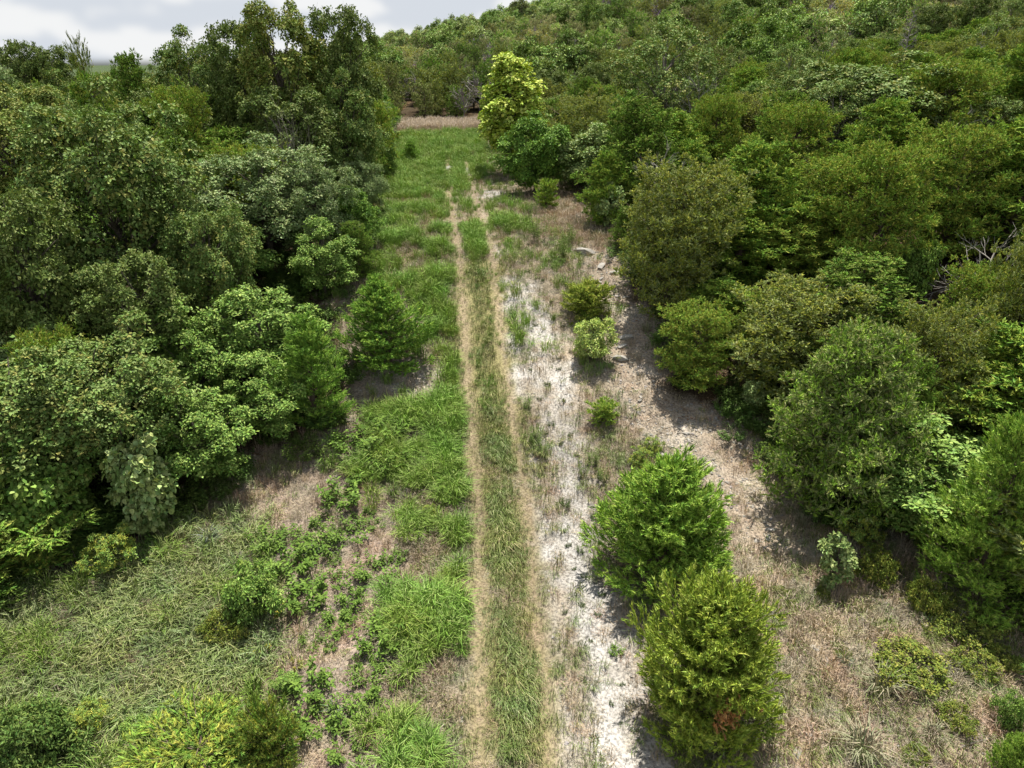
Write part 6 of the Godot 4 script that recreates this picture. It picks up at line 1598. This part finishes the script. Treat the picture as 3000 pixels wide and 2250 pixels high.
	plant("leafy_bush", "fine_shrub", -2.62, 18.94, 0.45, 0.30, 103, "little olive bush inside the tall green strip", "bush")
	plant("shrub", "fine_shrub", 12.40, 17.46, 0.74, 0.49, 123, "low olive bush in the gap between the two big right-hand cedars", "bush")
	plant("shrub", "fine_shrub", 10.59, 17.78, 1.17, 0.78, 224, "low olive undergrowth at the foot of the large grey-green cedar", "bush")
	plant("shrub", "low_shrub", 7.77, 15.31, 0.23, 0.23, 210, "small dark green shrub between the bushy cedar and the oval-leaved sapling", "shrub")
	plant("shrub", "low_shrub", 7.68, 15.83, 0.26, 0.26, 251, "green sprig shrub right of the bushy cedar", "shrub")
	plant("shrub", "low_shrub", 8.47, 13.59, 0.26, 0.26, 18, "dark sprig below the oval-leaved sapling on the slope", "shrub")
	plant("shrub", "low_shrub", 8.99, 10.84, 0.31, 0.31, 112, "green shrub at the bottom of the dry slope", "shrub")
	plant("shrub", "low_shrub", 10.27, 11.71, 0.48, 0.48, 215, "long low shrub under the spreading yellowish shrub", "shrub")
	plant("shrub", "low_shrub", 12.28, 13.30, 0.47, 0.47, 227, "yellow-green low shrub nearest the layered cedar's shade", "shrub")
	plant("shrub", "low_shrub", 11.96, 15.30, 0.38, 0.38, 127, "small leafy shrub just left of the layered cedar", "shrub")
	plant("leafy_bush", "leafy_shrub", -8.51, 11.31, 0.63, 0.42, 331, "small dark leafy bush in broad-bladed grass at the lower left", "bush")
	plant("leafy_bush", "leafy_shrub", -7.00, 11.77, 0.57, 0.38, 219, "dark leafy weed bush right above the wide low green cedar", "bush")
	plant("leafy_bush", "leafy_shrub", -5.51, 12.65, 0.51, 0.34, 110, "leafy green bush beside the small low olive cedar", "bush")
	plant("leafy_bush", "fine_shrub", -9.69, 11.54, 0.88, 0.59, 255, "brownish fine-leaved bush right of the dark blue-green leafy bush", "bush")
	plant("shrub", "fine_shrub", 5.01, 21.90, 0.62, 0.41, 96, "olive-brown low bush above the broad grass-green cedar", "bush")
	plant("shrub", "fine_shrub", 4.42, 21.24, 0.73, 0.48, 16, "low olive bush touching the top of the broad grass-green cedar", "bush")
	plant("weed", "leafy_weed", -5.25, 20.70, 0.38, 0.35, 18, "bright green leafy weed among others on pinkish straw left of the tall grass strip", "weed", "leafy weeds left of the lane")
	plant("weed", "leafy_mat", -5.10, 18.02, 0.43, 0.72, 130, "bright green leafy weed among others on pinkish straw left of the tall grass strip", "weed", "leafy weeds left of the lane")
	plant("weed", "leafy_weed", -5.88, 17.31, 0.62, 0.56, 129, "bright green leafy weed among others on pinkish straw left of the tall grass strip", "weed", "leafy weeds left of the lane")
	plant("weed", "leafy_mat", -5.21, 16.14, 0.32, 0.53, 124, "bright green leafy weed among others on pinkish straw left of the tall grass strip", "weed", "leafy weeds left of the lane")
	plant("weed", "leafy_weed", -4.49, 15.48, 0.43, 0.39, 269, "bright green leafy weed among others on pinkish straw left of the tall grass strip", "weed", "leafy weeds left of the lane")
	plant("weed", "leafy_mat", -4.66, 14.89, 0.30, 0.50, 106, "bright green leafy weed among others on pinkish straw left of the tall grass strip", "weed", "leafy weeds left of the lane")
	plant("weed", "leafy_mat", -5.38, 15.15, 0.11, 0.19, 118, "bright green leafy weed among others on pinkish straw left of the tall grass strip", "weed", "leafy weeds left of the lane")
	plant("weed", "leafy_mat", -4.14, 16.85, 0.12, 0.21, 213, "bright green leafy weed among others on pinkish straw left of the tall grass strip", "weed", "leafy weeds left of the lane")
	plant("weed", "leafy_mat", -4.02, 16.50, 0.41, 0.68, 133, "bright green leafy weed among others on pinkish straw left of the tall grass strip", "weed", "leafy weeds left of the lane")
	plant("weed", "leafy_weed", -3.95, 14.90, 0.21, 0.19, 72, "bright green leafy weed among others on pinkish straw left of the tall grass strip", "weed", "leafy weeds left of the lane")
	plant("weed", "leafy_mat", -5.98, 19.15, 0.20, 0.33, 166, "bright green leafy weed among others on pinkish straw left of the tall grass strip", "weed", "leafy weeds left of the lane")
	plant("weed", "leafy_weed", -5.60, 19.49, 0.84, 0.76, 26, "bright green leafy weed among others on pinkish straw left of the tall grass strip", "weed", "leafy weeds left of the lane")
	plant("weed", "leafy_mat", -7.08, 17.85, 0.34, 0.57, 161, "bright green leafy weed among others on pinkish straw left of the tall grass strip", "weed", "leafy weeds left of the lane")
	plant("weed", "leafy_weed", -6.54, 16.68, 0.75, 0.68, 289, "bright green leafy weed among others on pinkish straw left of the tall grass strip", "weed", "leafy weeds left of the lane")
	plant("weed", "leafy_mat", -7.00, 16.67, 0.33, 0.55, 59, "bright green leafy weed among others on pinkish straw left of the tall grass strip", "weed", "leafy weeds left of the lane")
	plant("weed", "leafy_mat", -3.78, 13.43, 0.21, 0.35, 291, "bright green leafy weed among others on pinkish straw left of the tall grass strip", "weed", "leafy weeds left of the lane")
	plant("weed", "leafy_mat", -3.57, 12.70, 0.34, 0.57, 206, "bright green leafy weed among others on pinkish straw left of the tall grass strip", "weed", "leafy weeds left of the lane")
	plant("weed", "leafy_mat", -3.84, 12.34, 0.10, 0.17, 334, "bright green leafy weed among others on pinkish straw left of the tall grass strip", "weed", "leafy weeds left of the lane")
	plant("weed", "leafy_mat", -4.61, 14.50, 0.30, 0.50, 334, "bright green leafy weed among others on pinkish straw left of the tall grass strip", "weed", "leafy weeds left of the lane")
	plant("weed", "leafy_mat", -3.12, 13.00, 0.28, 0.46, 20, "bright green leafy weed among others on pinkish straw left of the tall grass strip", "weed", "leafy weeds left of the lane")
	plant("weed", "leafy_weed", -3.43, 11.60, 0.18, 0.16, 253, "bright green leafy weed among others on pinkish straw left of the tall grass strip", "weed", "leafy weeds left of the lane")
	plant("weed", "leafy_weed", -2.79, 11.12, 0.17, 0.16, 198, "bright green leafy weed among others on pinkish straw left of the tall grass strip", "weed", "leafy weeds left of the lane")
	plant("weed", "leafy_weed", -2.65, 11.83, 0.26, 0.24, 47, "bright green leafy weed among others on pinkish straw left of the tall grass strip", "weed", "leafy weeds left of the lane")
	plant("weed", "leafy_mat", -3.26, 11.90, 0.26, 0.44, 220, "bright green leafy weed among others on pinkish straw left of the tall grass strip", "weed", "leafy weeds left of the lane")
	plant("weed", "leafy_mat", -3.60, 10.90, 0.31, 0.52, 107, "bright green leafy weed among others on pinkish straw left of the tall grass strip", "weed", "leafy weeds left of the lane")
	plant("weed", "leafy_weed", -4.74, 13.84, 0.20, 0.18, 293, "bright green leafy weed among others on pinkish straw left of the tall grass strip", "weed", "leafy weeds left of the lane")
	plant("weed", "leafy_mat", -5.24, 14.04, 0.22, 0.36, 84, "bright green leafy weed among others on pinkish straw left of the tall grass strip", "weed", "leafy weeds left of the lane")
	plant("weed", "leafy_weed", -3.39, 17.14, 0.34, 0.31, 172, "bright green leafy weed among others on pinkish straw left of the tall grass strip", "weed", "leafy weeds left of the lane")
	plant("weed", "leafy_mat", -4.31, 18.52, 0.19, 0.32, 151, "bright green leafy weed among others on pinkish straw left of the tall grass strip", "weed", "leafy weeds left of the lane")
	plant("weed", "leafy_mat", -4.77, 18.88, 0.27, 0.45, 336, "bright green leafy weed among others on pinkish straw left of the tall grass strip", "weed", "leafy weeds left of the lane")
	plant("weed", "leafy_mat", -4.88, 21.14, 0.39, 0.64, 241, "bright green leafy weed among others on pinkish straw left of the tall grass strip", "weed", "leafy weeds left of the lane")
	plant("weed", "leafy_weed", -4.89, 22.24, 0.92, 0.83, 328, "bright green leafy weed among others on pinkish straw left of the tall grass strip", "weed", "leafy weeds left of the lane")
	plant("weed", "leafy_weed", -4.18, 21.27, 0.71, 0.65, 161, "bright green leafy weed among others on pinkish straw left of the tall grass strip", "weed", "leafy weeds left of the lane")
	plant("weed", "leafy_weed", -5.88, 22.25, 0.73, 0.67, 215, "bright green leafy weed among others on pinkish straw left of the tall grass strip", "weed", "leafy weeds left of the lane")
	plant("weed", "leafy_mat", -5.04, 23.13, 0.15, 0.26, 270, "bright green leafy weed among others on pinkish straw left of the tall grass strip", "weed", "leafy weeds left of the lane")
	plant("weed", "leafy_mat", -5.63, 17.61, 0.34, 0.57, 110, "bright green leafy weed among others on pinkish straw left of the tall grass strip", "weed", "leafy weeds left of the lane")
	plant("weed", "leafy_mat", -6.33, 18.16, 0.35, 0.58, 335, "bright green leafy weed among others on pinkish straw left of the tall grass strip", "weed", "leafy weeds left of the lane")
	plant("weed", "leafy_mat", -5.42, 18.44, 0.19, 0.32, 351, "bright green leafy weed among others on pinkish straw left of the tall grass strip", "weed", "leafy weeds left of the lane")
	plant("weed", "leafy_weed", -5.23, 16.99, 0.23, 0.21, 137, "bright green leafy weed among others on pinkish straw left of the tall grass strip", "weed", "leafy weeds left of the lane")
	plant("weed", "leafy_weed", -3.37, 14.07, 0.67, 0.61, 173, "bright green leafy weed among others on pinkish straw left of the tall grass strip", "weed", "leafy weeds left of the lane")
	plant("weed", "leafy_weed", -5.69, 15.44, 0.71, 0.65, 200, "bright green leafy weed among others on pinkish straw left of the tall grass strip", "weed", "leafy weeds left of the lane")
	plant("weed", "leafy_weed", -4.95, 12.65, 0.62, 0.57, 254, "bright green leafy weed among others on pinkish straw left of the tall grass strip", "weed", "leafy weeds left of the lane")
	plant("weed", "leafy_mat", -4.36, 11.74, 0.32, 0.54, 38, "bright green leafy weed among others on pinkish straw left of the tall grass strip", "weed", "leafy weeds left of the lane")
	plant("weed", "leafy_weed", -5.01, 11.36, 0.58, 0.53, 143, "bright green leafy weed among others on pinkish straw left of the tall grass strip", "weed", "leafy weeds left of the lane")
	plant("weed", "leafy_mat", -7.31, 17.50, 0.25, 0.42, 321, "bright green leafy weed among others on pinkish straw left of the tall grass strip", "weed", "leafy weeds left of the lane")
	plant("weed", "leafy_weed", -7.60, 17.59, 0.62, 0.57, 342, "bright green leafy weed among others on pinkish straw left of the tall grass strip", "weed", "leafy weeds left of the lane")
	plant("weed", "leafy_weed", -3.90, 11.74, 0.48, 0.43, 97, "bright green leafy weed among others on pinkish straw left of the tall grass strip", "weed", "leafy weeds left of the lane")
	rock(8.18, 18.44, 0.32, "pale upright limestone block at the lower end of the rocky bank")
	rock(8.01, 18.11, 0.29, "flat white rock just below the pale upright limestone block")
	rock(10.64, 16.97, 0.47, "long white limestone slab right of the oval-leaved sapling")
	rock(10.22, 17.21, 0.56, "grey flat ledge between the sapling and the long white slab")
	rock(7.83, 13.88, 0.26, "white limestone rock alone in dry grass on the slope")
	rock(8.01, 13.43, 0.31, "pale rounded rock just below the white rock on the dry slope")
	rock(6.47, 15.04, 0.33, "dull pinkish rock at the right foot of the broad grass-green cedar")
	rock(7.19, 15.04, 0.30, "whitish rock in dry grass right of the dull pinkish rock")
	rock(6.36, 10.95, 0.31, "tapered white rock right of the yellow-green cedar's lower side")
	rock(7.22, 12.08, 0.18, "small white stone among grass right of the yellow-green cedar")
	rock(6.82, 11.42, 0.19, "small pale stone above the tapered white rock")
	rock(4.84, 28.18, 0.51, "largest white boulder on the rocky bank right of the lime bush")
	rock(4.65, 27.58, 0.46, "pale stone just under the largest white boulder")
	rock(4.44, 26.82, 0.57, "flat buff rock beside the lower right of the lime bush")
	rock(3.69, 35.02, 1.07, "flat pale ledge slab at the top of the rocky bank")
	rock(4.36, 33.66, 0.67, "layered pale slab below the flat ledge slab")
	rock(4.94, 32.86, 0.53, "cracked buff slab at the top right of the rocky bank")
	rock(-5.31, 60.07, 1.14, "flat whitish stone in the middle of the green meadow lane")
	rock(-14.14, 15.98, 0.34, "grey stone in shade at the lower left wood's edge")
	rock(-14.38, 15.87, 0.26, "smaller grey stone beside the shaded one at the lower left")
	rock(5.32, 21.79, 0.39, "white slab edge above the broad grass-green cedar")
	rock(7.64, 23.62, 0.25, "buff limestone stone among many on the rocky bank", "stones of the rocky bank")
	rock(7.97, 18.09, 0.10, "buff limestone stone among many on the rocky bank", "stones of the rocky bank")
	rock(7.60, 17.96, 0.22, "buff limestone stone among many on the rocky bank", "stones of the rocky bank")
	rock(7.77, 17.68, 0.14, "buff limestone stone among many on the rocky bank", "stones of the rocky bank")
	rock(4.94, 24.56, 0.26, "buff limestone stone among many on the rocky bank", "stones of the rocky bank")
	rock(8.46, 22.12, 0.12, "buff limestone stone among many on the rocky bank", "stones of the rocky bank")
	rock(4.77, 30.97, 0.29, "buff limestone stone among many on the rocky bank", "stones of the rocky bank")
	rock(7.72, 17.36, 0.14, "buff limestone stone among many on the rocky bank", "stones of the rocky bank")
	rock(3.86, 32.32, 0.23, "buff limestone stone among many on the rocky bank", "stones of the rocky bank")
	rock(5.69, 24.62, 0.14, "buff limestone stone among many on the rocky bank", "stones of the rocky bank")
	rock(6.21, 23.54, 0.23, "buff limestone stone among many on the rocky bank", "stones of the rocky bank")
	rock(6.86, 20.93, 0.19, "buff limestone stone among many on the rocky bank", "stones of the rocky bank")
	rock(4.11, 32.14, 0.27, "buff limestone stone among many on the rocky bank", "stones of the rocky bank")
	rock(5.19, 30.89, 0.26, "buff limestone stone among many on the rocky bank", "stones of the rocky bank")
	rock(5.61, 23.20, 0.19, "buff limestone stone among many on the rocky bank", "stones of the rocky bank")
	rock(4.98, 24.74, 0.24, "buff limestone stone among many on the rocky bank", "stones of the rocky bank")
	rock(6.44, 22.77, 0.23, "buff limestone stone among many on the rocky bank", "stones of the rocky bank")
	rock(7.30, 17.47, 0.14, "buff limestone stone among many on the rocky bank", "stones of the rocky bank")
	rock(4.66, 24.27, 0.18, "buff limestone stone among many on the rocky bank", "stones of the rocky bank")
	rock(4.16, 24.31, 0.13, "buff limestone stone among many on the rocky bank", "stones of the rocky bank")
	rock(7.34, 19.79, 0.14, "buff limestone stone among many on the rocky bank", "stones of the rocky bank")
	rock(8.04, 23.41, 0.13, "buff limestone stone among many on the rocky bank", "stones of the rocky bank")
	rock(5.46, 29.58, 0.19, "buff limestone stone among many on the rocky bank", "stones of the rocky bank")
	rock(6.31, 22.80, 0.24, "buff limestone stone among many on the rocky bank", "stones of the rocky bank")
	rock(7.33, 20.51, 0.22, "buff limestone stone among many on the rocky bank", "stones of the rocky bank")
	rock(8.20, 22.29, 0.20, "buff limestone stone among many on the rocky bank", "stones of the rocky bank")
	rock(4.77, 23.97, 0.19, "buff limestone stone among many on the rocky bank", "stones of the rocky bank")
	rock(4.21, 32.47, 0.32, "buff limestone stone among many on the rocky bank", "stones of the rocky bank")
	rock(4.73, 32.82, 0.25, "buff limestone stone among many on the rocky bank", "stones of the rocky bank")
	rock(5.10, 30.89, 0.20, "buff limestone stone among many on the rocky bank", "stones of the rocky bank")
	rock(8.34, 22.17, 0.12, "buff limestone stone among many on the rocky bank", "stones of the rocky bank")
	rock(7.31, 20.01, 0.15, "buff limestone stone among many on the rocky bank", "stones of the rocky bank")
	rock(6.94, 22.82, 0.13, "buff limestone stone among many on the rocky bank", "stones of the rocky bank")
	rock(5.49, 32.09, 0.23, "buff limestone stone among many on the rocky bank", "stones of the rocky bank")
	rock(7.14, 20.47, 0.21, "buff limestone stone among many on the rocky bank", "stones of the rocky bank")
	rock(6.40, 22.46, 0.22, "buff limestone stone among many on the rocky bank", "stones of the rocky bank")
	rock(5.41, 31.37, 0.17, "buff limestone stone among many on the rocky bank", "stones of the rocky bank")
	rock(7.68, 23.47, 0.17, "buff limestone stone among many on the rocky bank", "stones of the rocky bank")
	rock(4.35, 33.64, 0.27, "buff limestone stone among many on the rocky bank", "stones of the rocky bank")
	rock(7.62, 20.42, 0.21, "buff limestone stone among many on the rocky bank", "stones of the rocky bank")
	rock(4.87, 22.78, 0.15, "buff limestone stone among many on the rocky bank", "stones of the rocky bank")
	rock(3.96, 28.60, 0.14, "buff limestone stone among many on the rocky bank", "stones of the rocky bank")
	rock(6.25, 23.37, 0.20, "buff limestone stone among many on the rocky bank", "stones of the rocky bank")
	rock(6.35, 22.02, 0.13, "buff limestone stone among many on the rocky bank", "stones of the rocky bank")
	rock(7.88, 19.40, 0.17, "buff limestone stone among many on the rocky bank", "stones of the rocky bank")
	rock(6.52, 22.21, 0.16, "buff limestone stone among many on the rocky bank", "stones of the rocky bank")
	plant("fallen_branch", "fallen_branch", 6.87, 11.77, 1.30, 0.59, 290, "thin grey fallen branch on the dry slope right of the yellow-green cedar", "branch")
	plant("fallen_branch", "fallen_branch", 9.54, 11.73, 1.19, 0.54, 209, "curved grey stick beside the spreading yellowish shrub", "branch")
	plant("fallen_branch", "fallen_branch", 10.64, 11.23, 1.36, 0.62, 18, "grey fallen branch near the bottom right corner", "branch")
	plant("fallen_branch", "fallen_branch", 8.65, 14.63, 1.12, 0.51, 211, "pale dead stick below the oval-leaved sapling", "branch")
	plant("fallen_branch", "fallen_branch", 12.90, 14.76, 1.00, 0.45, 79, "bleached stick on red soil by the layered cedar", "branch")
	plant("fallen_branch", "fallen_branch", -12.49, 15.66, 1.18, 0.53, 102, "grey fallen branch along the lower left wood's edge", "branch")
	plant("fallen_branch", "fallen_branch", -9.26, 20.60, 1.11, 0.50, 2, "dead stick at the tan edge of the left wood", "branch")
	plant("fallen_branch", "fallen_branch", 8.01, 24.16, 1.06, 0.48, 244, "small grey stick under the olive-brown cedar", "branch")
	plant("fallen_branch", "fallen_branch", -7.29, 30.94, 1.26, 0.57, 318, "grey branch in shaded grass at the left wood's edge", "branch")
	plant("fallen_branch", "fallen_branch", 1.27, 10.76, 0.61, 0.28, 261, "thin dead stick on the chalky ground by the lane", "branch")

func rock(x: float, f: float, s: float, label: String, group := "") -> void:
	if not kinds.has("rocks"):
		kinds["rocks"] = [stone_mesh(0.5), stone_mesh(0.7), stone_mesh(0.35), stone_mesh(0.6)]
		var mats := []
		for g in [0.56, 0.48, 0.42]:
			var m: StandardMaterial3D = stone_mat.duplicate()
			m.albedo_color = Color(g, g * 0.95, g * 0.86).linear_to_srgb()
			mats.push_back(m)
		kinds["rock_colours"] = mats
	var o := MeshInstance3D.new()
	o.name = numbered("limestone_rock")
	o.mesh = kinds["rocks"][rng.randi() % 4]
	o.material_override = kinds["rock_colours"][rng.randi() % 3]
	o.position = Vector3(x, lumpy(x, f) + s * 0.08, -f)
	o.rotation_degrees = Vector3(rng.randf_range(-12, 12), rng.randf() * 360.0, rng.randf_range(-12, 12))
	o.scale = Vector3(s, s * rng.randf_range(0.7, 1.0), s * rng.randf_range(0.6, 0.9))
	o.set_meta("label", label)
	o.set_meta("category", "rock")
	if group:
		o.set_meta("group", group)
	add_child(o)
